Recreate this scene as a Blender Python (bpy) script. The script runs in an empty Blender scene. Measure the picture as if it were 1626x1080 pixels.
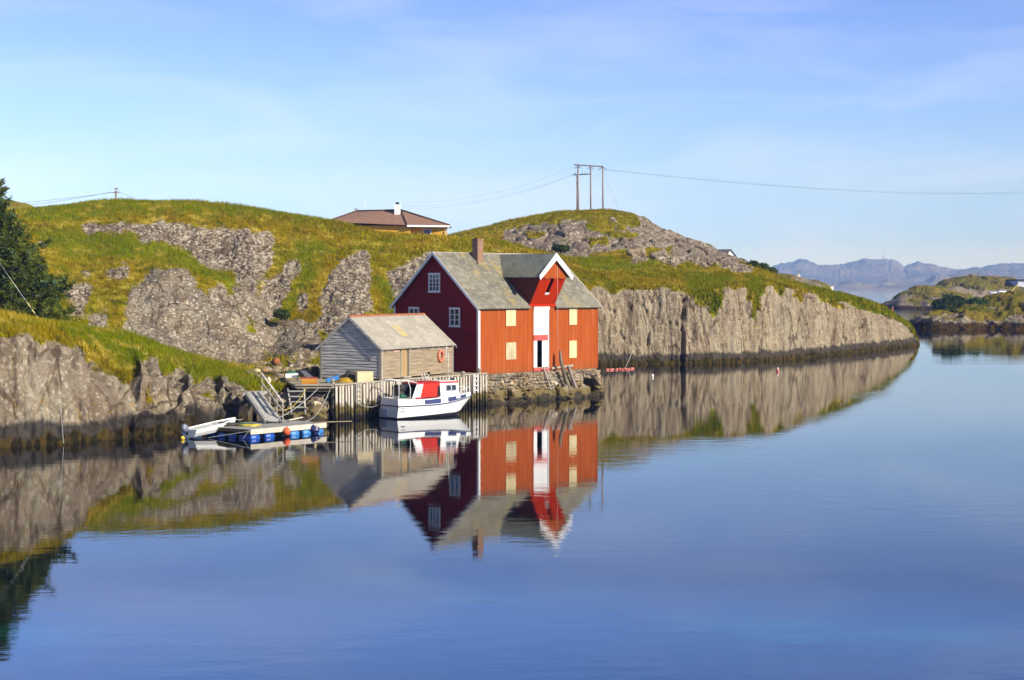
import bpy, bmesh, math, random
import numpy as np
from mathutils import Vector, Matrix

# ------------------------------------------------------------------ camera, sky, sun
sc = bpy.context.scene
C = sc.collection
FPX, CX, CY, CAMH = 2520.0, 813.0, 540.0, 8.8
PITCH = math.atan(84.0 / FPX)
cam_d = bpy.data.cameras.new('camera')
cam = bpy.data.objects.new('camera', cam_d); C.objects.link(cam)
cam.location = (0, 0, CAMH)
cam.rotation_euler = (math.pi / 2 - PITCH, 0, 0)
cam_d.sensor_width = 36.0
cam_d.lens = FPX / 1626.0 * 36.0
cam_d.clip_start = 0.5
cam_d.clip_end = 30000
sc.camera = cam

SUN_EL, SUN_DIR = math.radians(27), (0.80, -0.60)      # horizontal direction towards the sun
w = bpy.data.worlds.new('World'); sc.world = w; w.use_nodes = True
wn, wl = w.node_tree.nodes, w.node_tree.links
bg = wn['Background']; bg.inputs['Strength'].default_value = 0.12
sky = wn.new('ShaderNodeTexSky'); sky.sky_type = 'NISHITA'; sky.sun_disc = False
sky.sun_elevation = SUN_EL
sky.sun_rotation = math.atan2(SUN_DIR[0], SUN_DIR[1])
sky.air_density = 1.0; sky.dust_density = 0.15; sky.ozone_density = 2.2
tc = wn.new('ShaderNodeTexCoord')
mp = wn.new('ShaderNodeMapping'); mp.inputs['Scale'].default_value = (2.2, 1.2, 11.0); mp.inputs['Rotation'].default_value = (0, math.radians(7), 0)
wl.new(tc.outputs['Generated'], mp.inputs['Vector'])
n1 = wn.new('ShaderNodeTexNoise'); n1.inputs['Scale'].default_value = 2.6; n1.inputs['Detail'].default_value = 7; n1.inputs['Roughness'].default_value = 0.55; n1.inputs['Distortion'].default_value = 0.6
wl.new(mp.outputs['Vector'], n1.inputs['Vector'])
r1 = wn.new('ShaderNodeMapRange'); r1.inputs['From Min'].default_value = 0.44; r1.inputs['From Max'].default_value = 0.78
r1.inputs['To Min'].default_value = 0.0; r1.inputs['To Max'].default_value = 0.30
wl.new(n1.outputs['Fac'], r1.inputs['Value'])
# elevation tint: brightened above the view for water reflections, dimmed higher to deepen shadows
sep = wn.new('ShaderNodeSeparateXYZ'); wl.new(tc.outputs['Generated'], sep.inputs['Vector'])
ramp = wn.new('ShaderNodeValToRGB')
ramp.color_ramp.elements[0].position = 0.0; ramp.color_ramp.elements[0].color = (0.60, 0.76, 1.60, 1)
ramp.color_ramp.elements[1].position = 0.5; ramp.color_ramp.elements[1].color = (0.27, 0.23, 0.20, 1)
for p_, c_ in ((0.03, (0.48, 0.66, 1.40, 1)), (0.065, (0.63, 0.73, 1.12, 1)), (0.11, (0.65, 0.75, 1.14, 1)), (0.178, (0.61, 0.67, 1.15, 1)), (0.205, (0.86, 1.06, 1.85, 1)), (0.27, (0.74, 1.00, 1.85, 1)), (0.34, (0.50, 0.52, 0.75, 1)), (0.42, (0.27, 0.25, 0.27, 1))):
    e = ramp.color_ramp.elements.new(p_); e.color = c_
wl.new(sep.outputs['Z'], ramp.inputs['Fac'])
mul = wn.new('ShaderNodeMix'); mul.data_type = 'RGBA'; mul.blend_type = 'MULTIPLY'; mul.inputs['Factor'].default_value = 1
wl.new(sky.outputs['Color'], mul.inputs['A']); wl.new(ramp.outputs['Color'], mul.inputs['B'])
mx = wn.new('ShaderNodeMix'); mx.data_type = 'RGBA'
wl.new(r1.outputs['Result'], mx.inputs['Factor']); wl.new(mul.outputs['Result'], mx.inputs['A']); mx.inputs['B'].default_value = (6.3, 6.3, 8.2, 1)
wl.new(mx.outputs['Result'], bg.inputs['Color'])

sl = bpy.data.lights.new('sun', 'SUN'); sl.energy = 5.0; sl.angle = math.radians(0.5); sl.color = (1.0, 0.92, 0.78)
so = bpy.data.objects.new('sun', sl); C.objects.link(so)
sd = Vector((SUN_DIR[0] * math.cos(SUN_EL), SUN_DIR[1] * math.cos(SUN_EL), math.sin(SUN_EL)))
so.rotation_euler = sd.to_track_quat('Z', 'Y').to_euler(); so.location = (40, -30, 60)

sc.view_settings.view_transform = 'Standard'; sc.view_settings.look = 'None'
sc.view_settings.exposure = 0.45; sc.view_settings.gamma = 1.0
sc.cycles.max_bounces = 5; sc.cycles.diffuse_bounces = 2; sc.cycles.glossy_bounces = 3
sc.cycles.transmission_bounces = 2; sc.cycles.volume_bounces = 0; sc.cycles.transparent_max_bounces = 4
sc.cycles.caustics_reflective = False; sc.cycles.caustics_refractive = False
sc.cycles.use_adaptive_sampling = True; sc.cycles.adaptive_threshold = 0.015

rnd = random.Random(7)
RS = np.random.RandomState(11)

# ------------------------------------------------------------------ numpy noise
def _h(i, j, k, s):
    n = (i * 374761393 + j * 668265263 + k * 2147483647 + s * 1274126177) & 0xffffffff
    n = ((n ^ (n >> 13)) * 1274126177) & 0xffffffff
    n = (n ^ (n >> 16)) & 0xffffffff
    return n.astype(np.float64) / 4294967295.0
def vnoise(P, seed=0):
    P = np.asarray(P, dtype=np.float64)
    I = np.floor(P).astype(np.int64); F = P - I; F = F * F * (3 - 2 * F)
    i, j, k = I[..., 0], I[..., 1], I[..., 2]; u, v, t = F[..., 0], F[..., 1], F[..., 2]
    def L(a, b, c): return _h(i + a, j + b, k + c, seed)
    x00 = L(0,0,0)*(1-u)+L(1,0,0)*u; x10 = L(0,1,0)*(1-u)+L(1,1,0)*u
    x01 = L(0,0,1)*(1-u)+L(1,0,1)*u; x11 = L(0,1,1)*(1-u)+L(1,1,1)*u
    return ((x00*(1-v)+x10*v)*(1-t) + (x01*(1-v)+x11*v)*t) * 2 - 1
def fbm(P, octs=4, seed=0, gain=0.5):
    s = 0; a = 1.0; P = np.asarray(P, dtype=np.float64); tot = 0
    for o in range(octs):
        s = s + a * vnoise(P * (2.03 ** o) + 17.3 * o, seed + o); tot += a; a *= gain
    return s / tot
def cells(P, seed=0):
    """distance to the nearest jittered cell point and that cell's random value"""
    I = np.floor(P).astype(np.int64); best = np.full(P.shape[:-1], 9.0); b2 = best.copy(); val = np.zeros(P.shape[:-1])
    for a in (-1, 0, 1):
        for b in (-1, 0, 1):
            for c in (-1, 0, 1):
                i, j, k = I[..., 0]+a, I[..., 1]+b, I[..., 2]+c
                q = np.stack([i + _h(i,j,k,seed), j + _h(i,j,k,seed+1), k + _h(i,j,k,seed+2)], -1)
                d = np.sqrt(((P - q) ** 2).sum(-1)); m = d < best
                b2 = np.where(m, best, np.minimum(b2, d)); val = np.where(m, _h(i,j,k,seed+3), val); best = np.where(m, d, best)
    return best, b2 - best, val

# ------------------------------------------------------------------ pixel (of the 1626x1080 photograph) to place
ct, st = math.cos(PITCH), math.sin(PITCH)
def px_point(x, y, d):
    a = (np.asarray(x) - CX) / FPX; b = (CY - np.asarray(y)) / FPX
    s = d / (b * st + ct)
    return a * s, d + 0 * s, CAMH + (b * ct - st) * s
def at(x, y, d): return Vector([float(q) for q in px_point(x, y, d)])
def px_z(x, z, d):                                   # column x at height z
    q = (z - CAMH) / d; b = (st + q * ct) / (ct - q * st)
    s = d / (b * st + ct); return Vector(((x - CX) / FPX * s, d, z))
def on_level(x, y, z):                               # where the ray of pixel (x, y) meets height z
    b = (CY - y) / FPX; zz = b * ct - st; s = (z - CAMH) / zz
    return Vector(((x - CX) / FPX * s, (b * st + ct) * s, z))

# ------------------------------------------------------------------ object helpers
def tag(o, label=None, cat=None, group=None, kind=None):
    if label: o['label'] = label
    if cat: o['category'] = cat
    if group: o['group'] = group
    if kind: o['kind'] = kind
    return o
def thing(name, label, cat, loc=(0, 0, 0), rz=0.0, group=None):
    o = bpy.data.objects.new(name, None); C.objects.link(o); o.location = loc; o.rotation_euler = (0, 0, rz)
    o.empty_display_size = 0.3
    return tag(o, label, cat, group)
def copy_tree(o, parent=None):
    c = o.copy(); C.objects.link(c)
    if parent: c.parent = parent
    for ch in [q for q in list(C.objects) if q.parent == o]: copy_tree(ch, c)
    return c
class MB:
    def __init__(s): s.v = []; s.f = []; s.sm = []
    def add(s, vs, fs, M=None, smooth=False):
        n = len(s.v)
        for p in vs:
            p = Vector(p); s.v.append(tuple(M @ p if M else p))
        for f in fs: s.f.append([n + i for i in f]); s.sm.append(smooth)
        return s
    def box(s, x0, x1, y0, y1, z0, z1, M=None):
        vs = [(x0,y0,z0),(x1,y0,z0),(x1,y1,z0),(x0,y1,z0),(x0,y0,z1),(x1,y0,z1),(x1,y1,z1),(x0,y1,z1)]
        return s.add(vs, [(0,3,2,1),(4,5,6,7),(0,1,5,4),(1,2,6,5),(2,3,7,6),(3,0,4,7)], M)
    def prism(s, poly, n, h):
        """polygon (list of 3d points) extruded by vector n*h"""
        k = len(poly); n = Vector(n) * h; vs = [Vector(p) for p in poly] + [Vector(p) + n for p in poly]
        fs = [list(range(k))[::-1], list(range(k, 2*k))] + [(i, (i+1) % k, k+(i+1) % k, k+i) for i in range(k)]
        return s.add(vs, fs)
    def bar(s, a, b, wx, wz, up=(0,0,1)):
        a, b = Vector(a), Vector(b); d = (b - a); L = d.length; d = d / L; u = Vector(up)
        if abs(d.dot(u)) > 0.98: u = Vector((0, 1, 0)) if abs(d.y) < 0.9 else Vector((1, 0, 0))
        r = d.cross(u).normalized(); u = r.cross(d)
        vs = [p + r*sx*wx/2 + u*sz*wz/2 for p in (a, b) for sx, sz in ((-1,-1),(1,-1),(1,1),(-1,1))]
        return s.add(vs, [(0,1,2,3),(7,6,5,4),(0,4,5,1),(1,5,6,2),(2,6,7,3),(3,7,4,0)])
    def tube(s, pts, rad, n=8, caps=True, smooth=True):
        pts = [Vector(p) for p in pts]; rad = rad if isinstance(rad, (list, tuple)) else [rad] * len(pts)
        base = len(s.v); pr = None
        for i, p in enumerate(pts):
            t = (pts[min(i+1, len(pts)-1)] - pts[max(i-1, 0)]).normalized()
            if pr is None: pr = t.cross(Vector((0.13, 0.31, 0.94))).normalized()
            r = (pr - t * pr.dot(t)).normalized(); pr = r; u = t.cross(r)
            for k in range(n):
                a = 2 * math.pi * k / n; s.v.append(tuple(p + (r * math.cos(a) + u * math.sin(a)) * rad[i]))
        for i in range(len(pts) - 1):
            for k in range(n):
                s.f.append([base+i*n+k, base+i*n+(k+1) % n, base+(i+1)*n+(k+1) % n, base+(i+1)*n+k]); s.sm.append(smooth)
        if caps:
            s.f.append([base+k for k in range(n)][::-1]); s.sm.append(False)
            e = base + (len(pts)-1)*n; s.f.append([e+k for k in range(n)]); s.sm.append(False)
        return s
    def lathe(s, prof, n=16, M=None, smooth=True):
        base = len(s.v)
        for r, z in prof:
            for k in range(n):
                a = 2*math.pi*k/n; p = Vector((r*math.cos(a), r*math.sin(a), z)); s.v.append(tuple(M @ p if M else p))
        for i in range(len(prof)-1):
            for k in range(n):
                s.f.append([base+i*n+k, base+i*n+(k+1) % n, base+(i+1)*n+(k+1) % n, base+(i+1)*n+k]); s.sm.append(smooth)
        return s
    def blob(s, c, r, sub=2, jag=0.25, seed=0, sq=(1,1,1), M=None, smooth=True, freq=1.3):
        bm = bmesh.new(); bmesh.ops.create_icosphere(bm, subdivisions=sub, radius=1.0)
        V = np.array([v.co[:] for v in bm.verts]); F = [[v.index for v in f.verts] for f in bm.faces]; bm.free()
        n = fbm(V * freq + seed * 5.7, 3, seed)
        V = V * (1 + jag * n)[:, None] * np.array(sq) * r + np.array(c)
        return s.add([tuple(p) for p in V], F, M, smooth)
    def build(s, name, mat, parent=None, fix=True):
        me = bpy.data.meshes.new(name); me.from_pydata(s.v, [], s.f); me.update()
        if any(s.sm): me.polygons.foreach_set('use_smooth', s.sm)
        me.materials.append(mat)
        if fix and len(s.f) < 20000:
            bm = bmesh.new(); bm.from_mesh(me); bmesh.ops.recalc_face_normals(bm, faces=bm.faces); bm.to_mesh(me); bm.free()
        o = bpy.data.objects.new(name, me); C.objects.link(o)
        if parent: o.parent = parent
        return o

# ------------------------------------------------------------------ materials
def newmat(name):
    m = bpy.data.materials.new(name); m.use_nodes = True
    return m, m.node_tree.nodes, m.node_tree.links, m.node_tree.nodes['Principled BSDF']
def nd(ns, t, **kw):
    n = ns.new(t)
    for k, v in kw.items():
        if k.startswith('_'): setattr(n, k[1:], v)
        else: n.inputs[k.replace('_', ' ')].default_value = v
    return n
def mixc(ns, ls, fac, a, b, mode='MIX'):
    m = ns.new('ShaderNodeMix'); m.data_type = 'RGBA'; m.blend_type = mode
    for key, val in (('Factor', fac), ('A', a), ('B', b)):
        if isinstance(val, (int, float)): m.inputs[key].default_value = val
        elif isinstance(val, tuple): m.inputs[key].default_value = (*val[:3], 1)
        else: ls.new(val, m.inputs[key])
    return m.outputs['Result']
def rng(ns, ls, v, a, b, c=0.0, d=1.0, smooth=True):
    m = ns.new('ShaderNodeMapRange'); m.interpolation_type = 'SMOOTHSTEP' if smooth else 'LINEAR'
    ls.new(v, m.inputs['Value']); m.inputs['From Min'].default_value = a; m.inputs['From Max'].default_value = b
    m.inputs['To Min'].default_value = c; m.inputs['To Max'].default_value = d
    return m.outputs['Result']
def math_(ns, ls, op, a, b=0.0, clamp=False):
    m = ns.new('ShaderNodeMath'); m.operation = op; m.use_clamp = clamp
    for i, q in enumerate((a, b)):
        if isinstance(q, (int, float)): m.inputs[i].default_value = q
        else: ls.new(q, m.inputs[i])
    return m.outputs[0]
def coords(ns, ls, scale=(1,1,1), rot=(0,0,0), world=False, which='Object'):
    if world:
        g = ns.new('ShaderNodeNewGeometry'); src = g.outputs['Position']
    else:
        t = ns.new('ShaderNodeTexCoord'); src = t.outputs[which]
    m = ns.new('ShaderNodeMapping'); m.inputs['Scale'].default_value = scale; m.inputs['Rotation'].default_value = rot
    ls.new(src, m.inputs['Vector']); return m.outputs['Vector']
def noise(ns, ls, vec, scale, detail=4, rough=0.5, dist=0.0):
    n = nd(ns, 'ShaderNodeTexNoise', Scale=scale, Detail=detail, Roughness=rough, Distortion=dist); ls.new(vec, n.inputs['Vector']); return n.outputs['Fac']
def voro(ns, ls, vec, scale, out='Color', feat='F1'):
    n = ns.new('ShaderNodeTexVoronoi'); n.feature = feat; n.inputs['Scale'].default_value = scale; ls.new(vec, n.inputs['Vector']); return n.outputs[out]
def bump(ns, ls, bsdf, h, strength, dist):
    b = nd(ns, 'ShaderNodeBump', Strength=strength, Distance=dist); ls.new(h, b.inputs['Height']); ls.new(b.outputs['Normal'], bsdf.inputs['Normal'])

def simple(name, c1, c2=None, scale=3.0, rough=0.6, metal=0.0, bmp=0.0, stretch=(1,1,1), spec=0.4, amount=1.0, wear=None, tide=None):
    """two tones mixed by noise, optional worn spots and a tidal stain near the water"""
    m, ns, ls, b = newmat(name); v = coords(ns, ls, stretch)
    c2 = c2 or tuple(q * 0.78 for q in c1)
    f = rng(ns, ls, noise(ns, ls, v, scale, 6, 0.6), 0.35, 0.68, 0, amount)
    col = mixc(ns, ls, f, c1, c2)
    if wear:
        f2 = rng(ns, ls, noise(ns, ls, v, scale * 2.7, 5, 0.65), wear[1], wear[1] + 0.08)
        col = mixc(ns, ls, f2, col, wear[0])
    if tide:
        g = ns.new('ShaderNodeNewGeometry'); sp = ns.new('ShaderNodeSeparateXYZ'); ls.new(g.outputs['Position'], sp.inputs[0])
        nz = noise(ns, ls, coords(ns, ls, (1, 1, 0.5), world=True), 2.2, 4)
        zz = math_(ns, ls, 'ADD', sp.outputs['Z'], math_(ns, ls, 'MULTIPLY', math_(ns, ls, 'SUBTRACT', nz, 0.5), 1.3))
        t1 = rng(ns, ls, zz, tide[0], tide[0] + 0.35); t2 = rng(ns, ls, zz, tide[1], tide[1] + 0.3)
        olive = mixc(ns, ls, noise(ns, ls, v, 6.0, 3), (0.075, 0.058, 0.014), (0.16, 0.12, 0.035))
        col = mixc(ns, ls, t2, olive, col); col = mixc(ns, ls, t1, (0.018, 0.014, 0.008), col)
    ls.new(col, b.inputs['Base Color']); b.inputs['Roughness'].default_value = rough; b.inputs['Metallic'].default_value = metal
    b.inputs['Specular IOR Level'].default_value = spec
    if bmp: bump(ns, ls, b, noise(ns, ls, v, scale * 4, 5, 0.6), 0.6, bmp)
    return m

def paint(name, c, c2, stretch, rough=0.55, fade=(0.5, 0.3, 0.2), fade_at=0.66, grime=False):
    m, ns, ls, b = newmat(name)
    v = coords(ns, ls, stretch); v1 = coords(ns, ls)
    col = mixc(ns, ls, rng(ns, ls, noise(ns, ls, v, 1.6, 6, 0.65), 0.3, 0.7), c, c2)
    col = mixc(ns, ls, rng(ns, ls, noise(ns, ls, v, 4.5, 6, 0.7), fade_at, fade_at + 0.1, 0, 0.5), col, fade)
    col = mixc(ns, ls, rng(ns, ls, noise(ns, ls, v1, 0.35, 3), 0.35, 0.7, 0, 0.25), col, tuple(q * 0.7 for q in c))
    if grime:   # rain-splash dirt along the foot of the boards, streaks of washed paint
        g = ns.new('ShaderNodeNewGeometry'); sp = ns.new('ShaderNodeSeparateXYZ'); ls.new(g.outputs['Position'], sp.inputs[0])
        zn = math_(ns, ls, 'ADD', sp.outputs['Z'], math_(ns, ls, 'MULTIPLY', math_(ns, ls, 'SUBTRACT', noise(ns, ls, v, 1.2, 4), 0.5), 1.6))
        col = mixc(ns, ls, rng(ns, ls, zn, 2.9, 2.1, 0, 0.45), col, (0.22, 0.085, 0.035))
        st_ = noise(ns, ls, coords(ns, ls, (2.6, 2.6, 0.16)), 1.0, 5, 0.65)
        col = mixc(ns, ls, rng(ns, ls, st_, 0.54, 0.66, 0, 0.35), col, (0.26, 0.045, 0.010))
        col = mixc(ns, ls, rng(ns, ls, st_, 0.45, 0.36, 0, 0.35), col, (0.54, 0.17, 0.06))
    ls.new(col, b.inputs['Base Color']); b.inputs['Roughness'].default_value = rough; b.inputs['Specular IOR Level'].default_value = 0.08
    bump(ns, ls, b, noise(ns, ls, v, 9, 5), 0.5, 0.01)
    return m

def rock_col(ns, ls, vec, warm=1.0, fleck=0.5, coarse=1.0):
    """conglomerate: many pebbles of other colours, broad tone changes, runs of weathering, pale lichen"""
    base = mixc(ns, ls, rng(ns, ls, noise(ns, ls, vec, 0.22, 4, 0.6), 0.35, 0.66), (0.29*warm, 0.225*warm, 0.145), (0.215, 0.185, 0.138))
    cc = ns.new('ShaderNodeSeparateColor'); ls.new(voro(ns, ls, vec, 2.6 * coarse), cc.inputs[0])
    cd = ns.new('ShaderNodeSeparateColor'); ls.new(voro(ns, ls, vec, 6.0 * coarse), cd.inputs[0])
    base = mixc(ns, ls, rng(ns, ls, cc.outputs[0], 0.5, 1.0, 0, 0.6), base, (0.34, 0.28, 0.20))
    base = mixc(ns, ls, rng(ns, ls, cc.outputs[1], 0.62, 0.9, 0, 0.7), base, (0.12, 0.085, 0.065))
    base = mixc(ns, ls, rng(ns, ls, cd.outputs[0], 0.55, 0.95, 0, 0.55), base, (0.10, 0.085, 0.065))
    base = mixc(ns, ls, rng(ns, ls, cd.outputs[1], 1.0 - 0.36 * fleck, 1.0 - 0.1 * fleck, 0, 0.95), base, (0.58, 0.51, 0.42))
    return base, cc, cd

def ca_x(ns, ls):
    g = ns.new('ShaderNodeNewGeometry'); q = ns.new('ShaderNodeSeparateXYZ'); ls.new(g.outputs['Position'], q.inputs[0]); return q.outputs['X']
def land_mat(name, warm=1.0, fleck=0.5, band=(0.50, 1.12), streak=1.0, dull=False):
    m, ns, ls, b = newmat(name)
    v = coords(ns, ls, world=True); vs = coords(ns, ls, (1.0, 0.4, 0.14), world=True)
    rock, cc, cd = rock_col(ns, ls, v, warm, fleck)
    run = noise(ns, ls, vs, 0.85, 5, 0.6)
    ca = ns.new('ShaderNodeAttribute'); ca.attribute_name = 'cliff'; cl = ca.outputs['Fac']
    rock = mixc(ns, ls, math_(ns, ls, 'MULTIPLY', cl, math_(ns, ls, 'ADD', 0.38, rng(ns, ls, ca_x(ns, ls), -6.0, 6.0, 0, 0.22))), rock, mixc(ns, ls, rng(ns, ls, noise(ns, ls, vs, 0.35, 5, 0.6), 0.38, 0.62), (0.36, 0.285, 0.185), (0.235, 0.190, 0.125)))
    fine = noise(ns, ls, coords(ns, ls, (1.0, 0.6, 0.10), world=True), 2.6, 4, 0.65)
    rock = mixc(ns, ls, math_(ns, ls, 'MULTIPLY', cl, rng(ns, ls, fine, 0.47, 0.36, 0, 0.75)), rock, (0.085, 0.062, 0.045))
    rock = mixc(ns, ls, math_(ns, ls, 'MULTIPLY', cl, rng(ns, ls, fine, 0.56, 0.66, 0, 0.5)), rock, (0.38, 0.33, 0.24))
    ra = ns.new('ShaderNodeAttribute'); ra.attribute_name = 'rubble'; rb = ra.outputs['Fac']
    vr = ns.new('ShaderNodeSeparateColor'); ls.new(voro(ns, ls, v, 4.2), vr.inputs[0])
    rock = mixc(ns, ls, math_(ns, ls, 'MULTIPLY', rb, rng(ns, ls, vr.outputs[0], 0.50, 0.30, 0, 0.7)), rock, (0.085, 0.060, 0.040))
    rock = mixc(ns, ls, math_(ns, ls, 'MULTIPLY', rb, rng(ns, ls, vr.outputs[0], 0.66, 0.84, 0, 0.75)), rock, (0.54, 0.47, 0.38))
    if streak:
        rock = mixc(ns, ls, rng(ns, ls, run, 0.52, 0.66, 0, 0.45 * streak), rock, (0.38, 0.33, 0.24))
        rock = mixc(ns, ls, rng(ns, ls, run, 0.48, 0.34, 0, 0.55 * streak), rock, (0.13, 0.085, 0.06))
    ck = ns.new('ShaderNodeTexVoronoi'); ck.feature = 'DISTANCE_TO_EDGE'; ck.inputs['Scale'].default_value = 0.55
    cv = ns.new('ShaderNodeMix'); cv.data_type = 'VECTOR'; cv.inputs['Factor'].default_value = 0.22
    nn = nd(ns, 'ShaderNodeTexNoise', Scale=0.9, Detail=4); ls.new(v, nn.inputs['Vector'])
    ls.new(coords(ns, ls, (1.0, 0.7, 0.22), world=True), cv.inputs['A']); ls.new(nn.outputs['Color'], cv.inputs['B']); ls.new(cv.outputs['Result'], ck.inputs['Vector'])
    rock = mixc(ns, ls, math_(ns, ls, 'MULTIPLY', rng(ns, ls, ck.outputs['Distance'], 0.040, 0.0, 0, 0.85), rng(ns, ls, noise(ns, ls, v, 0.5, 3), 0.38, 0.52)), rock, (0.05, 0.035, 0.022))  # crack lines coloured near-black for the shadow in them, and dirt
    rock = mixc(ns, ls, math_(ns, ls, 'MULTIPLY', cl, rng(ns, ls, noise(ns, ls, coords(ns, ls, (1, 1, 0.45), world=True), 0.13, 5, 0.65, 0.8), 0.52, 0.62, 0, 0.55)), rock, (0.155, 0.105, 0.072))
    rock = mixc(ns, ls, math_(ns, ls, 'MULTIPLY', cl, rng(ns, ls, noise(ns, ls, coords(ns, ls, (1, 1, 0.3), world=True), 0.22, 5, 0.65, 0.8), 0.55, 0.66, 0, 0.45)), rock, (0.30, 0.29, 0.215))
    lich = rng(ns, ls, noise(ns, ls, v, 2.1, 5, 0.7), 0.60, 0.68, 0, 0.75)
    rock = mixc(ns, ls, lich, rock, (0.33, 0.32, 0.25))
    big = voro(ns, ls, v, 1.15, 'Distance'); rock = mixc(ns, ls, rng(ns, ls, big, 0.20, 0.12, 0, 0.5 * fleck), rock, (0.56, 0.52, 0.44))
    g = ns.new('ShaderNodeNewGeometry'); sp = ns.new('ShaderNodeSeparateXYZ'); ls.new(g.outputs['Position'], sp.inputs[0])
    wob = math_(ns, ls, 'MULTIPLY', math_(ns, ls, 'SUBTRACT', noise(ns, ls, coords(ns, ls, (1, 1, 0.35), world=True), 0.55, 6, 0.65), 0.5), 2.0)
    zz = math_(ns, ls, 'ADD', sp.outputs['Z'], wob)
    if band and not dull:
        ol = math_(ns, ls, 'MULTIPLY', rng(ns, ls, noise(ns, ls, v, 2.4, 4, 0.6), 0.60, 0.66), math_(ns, ls, 'MULTIPLY', rng(ns, ls, zz, 1.3, 1.7), rng(ns, ls, zz, 2.6, 2.0)))
        rock = mixc(ns, ls, math_(ns, ls, 'MULTIPLY', ol, rng(ns, ls, sp.outputs['X'], -8.0, -14.0, 0, 0.8)), rock, (0.40, 0.23, 0.03))
    if band:
        rock = mixc(ns, ls, rng(ns, ls, zz, band[1] + 0.30, band[1] - 0.10, 0, 0.88), rock, (0.034, 0.030, 0.028))
        kel = mixc(ns, ls, rng(ns, ls, noise(ns, ls, vs, 3.0, 4), 0.42, 0.6), (0.020, 0.016, 0.005), (0.075, 0.040, 0.010) if dull else (0.070, 0.048, 0.012))
        wob2 = math_(ns, ls, 'MULTIPLY', math_(ns, ls, 'SUBTRACT', noise(ns, ls, coords(ns, ls, (1, 1, 0.25), world=True), 1.1, 5, 0.7), 0.5), 2.2)
        rock = mixc(ns, ls, rng(ns, ls, math_(ns, ls, 'ADD', sp.outputs['Z'], wob2), band[0] + 0.14, band[0] - 0.10), rock, kel)
    gr = grass_col(ns, ls, v, dull)
    at_ = ns.new('ShaderNodeAttribute'); at_.attribute_name = 'grass'
    gm = math_(ns, ls, 'ADD', at_.outputs['Fac'], math_(ns, ls, 'MULTIPLY', math_(ns, ls, 'SUBTRACT', noise(ns, ls, v, 1.1, 7, 0.75), 0.5), 2.1))
    gm = rng(ns, ls, gm, 0.44, 0.58)
    col = mixc(ns, ls, gm, rock, gr)
    ls.new(col, b.inputs['Base Color']); b.inputs['Roughness'].default_value = 0.9; b.inputs['Specular IOR Level'].default_value = 0.05
    h = math_(ns, ls, 'ADD', noise(ns, ls, v, 4.5, 8, 0.75), math_(ns, ls, 'MULTIPLY', voro(ns, ls, v, 4.5, 'Distance'), -0.35))
    h = math_(ns, ls, 'ADD', h, math_(ns, ls, 'MULTIPLY', math_(ns, ls, 'MULTIPLY', fine, cl), 0.8))
    bump(ns, ls, b, h, 1.0, 0.16)
    return m

def grass_col(ns, ls, v, dull=False):
    a = noise(ns, ls, v, 0.085, 5, 0.65, 0.6); c = noise(ns, ls, v, 0.62, 6, 0.72, 0.3); d = noise(ns, ls, coords(ns, ls, (1,1,0.5), world=True), 3.0, 4, 0.7)
    br = noise(ns, ls, v, 0.26, 6, 0.75, 0.6)
    col = mixc(ns, ls, rng(ns, ls, a, 0.42, 0.58), (0.200, 0.190, 0.002), (0.280, 0.200, 0.004))
    col = mixc(ns, ls, rng(ns, ls, br, 0.51, 0.60, 0, 0.65), col, (0.175, 0.105, 0.006))
    col = mixc(ns, ls, rng(ns, ls, br, 0.46, 0.37, 0, 0.75), col, (0.110, 0.145, 0.002))
    col = mixc(ns, ls, rng(ns, ls, c, 0.53, 0.63, 0, 0.9), col, (0.48, 0.37, 0.060))
    col = mixc(ns, ls, rng(ns, ls, c, 0.46, 0.38, 0, 0.85), col, (0.060, 0.062, 0.002))
    la = ns.new('ShaderNodeAttribute'); la.attribute_name = 'lush'
    col = mixc(ns, ls, math_(ns, ls, 'MULTIPLY', la.outputs['Fac'], rng(ns, ls, c, 0.60, 0.42, 0.15, 0.85)), col, (0.150, 0.195, 0.002))
    col = mixc(ns, ls, rng(ns, ls, d, 0.52, 0.66, 0, 0.55), col, (0.10, 0.055, 0.004))
    if dull: col = mixc(ns, ls, 0.72, col, mixc(ns, ls, rng(ns, ls, noise(ns, ls, v, 0.12, 5, 0.65), 0.40, 0.60), (0.075, 0.085, 0.010), (0.155, 0.115, 0.025)))
    return col

M = {}
M['land'] = land_mat('hill_rock_and_grass', 1.0, 0.55)
M['knoll'] = land_mat('knoll_rock_and_grass', 0.80, 0.30, band=None, streak=0.0)
M['island'] = land_mat('island_rock_and_grass', 0.95, 0.15, band=(1.15, 1.35), streak=0.3, dull=True)
def mk_grass():
    m, ns, ls, b = newmat('grass'); v = coords(ns, ls, world=True)
    col = grass_col(ns, ls, v)
    at_ = ns.new('ShaderNodeAttribute'); at_.attribute_name = 'tint'
    col = mixc(ns, ls, rng(ns, ls, at_.outputs['Fac'], 0.72, 1.0, 0, 0.7), col, (0.52, 0.38, 0.045))
    col = mixc(ns, ls, rng(ns, ls, at_.outputs['Fac'], 0.4, 0.0, 0, 0.6), col, (0.115, 0.135, 0.002))
    ls.new(col, b.inputs['Base Color']); b.inputs['Roughness'].default_value = 0.9; b.inputs['Specular IOR Level'].default_value = 0.0
    return m
M['grass'] = mk_grass()
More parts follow.
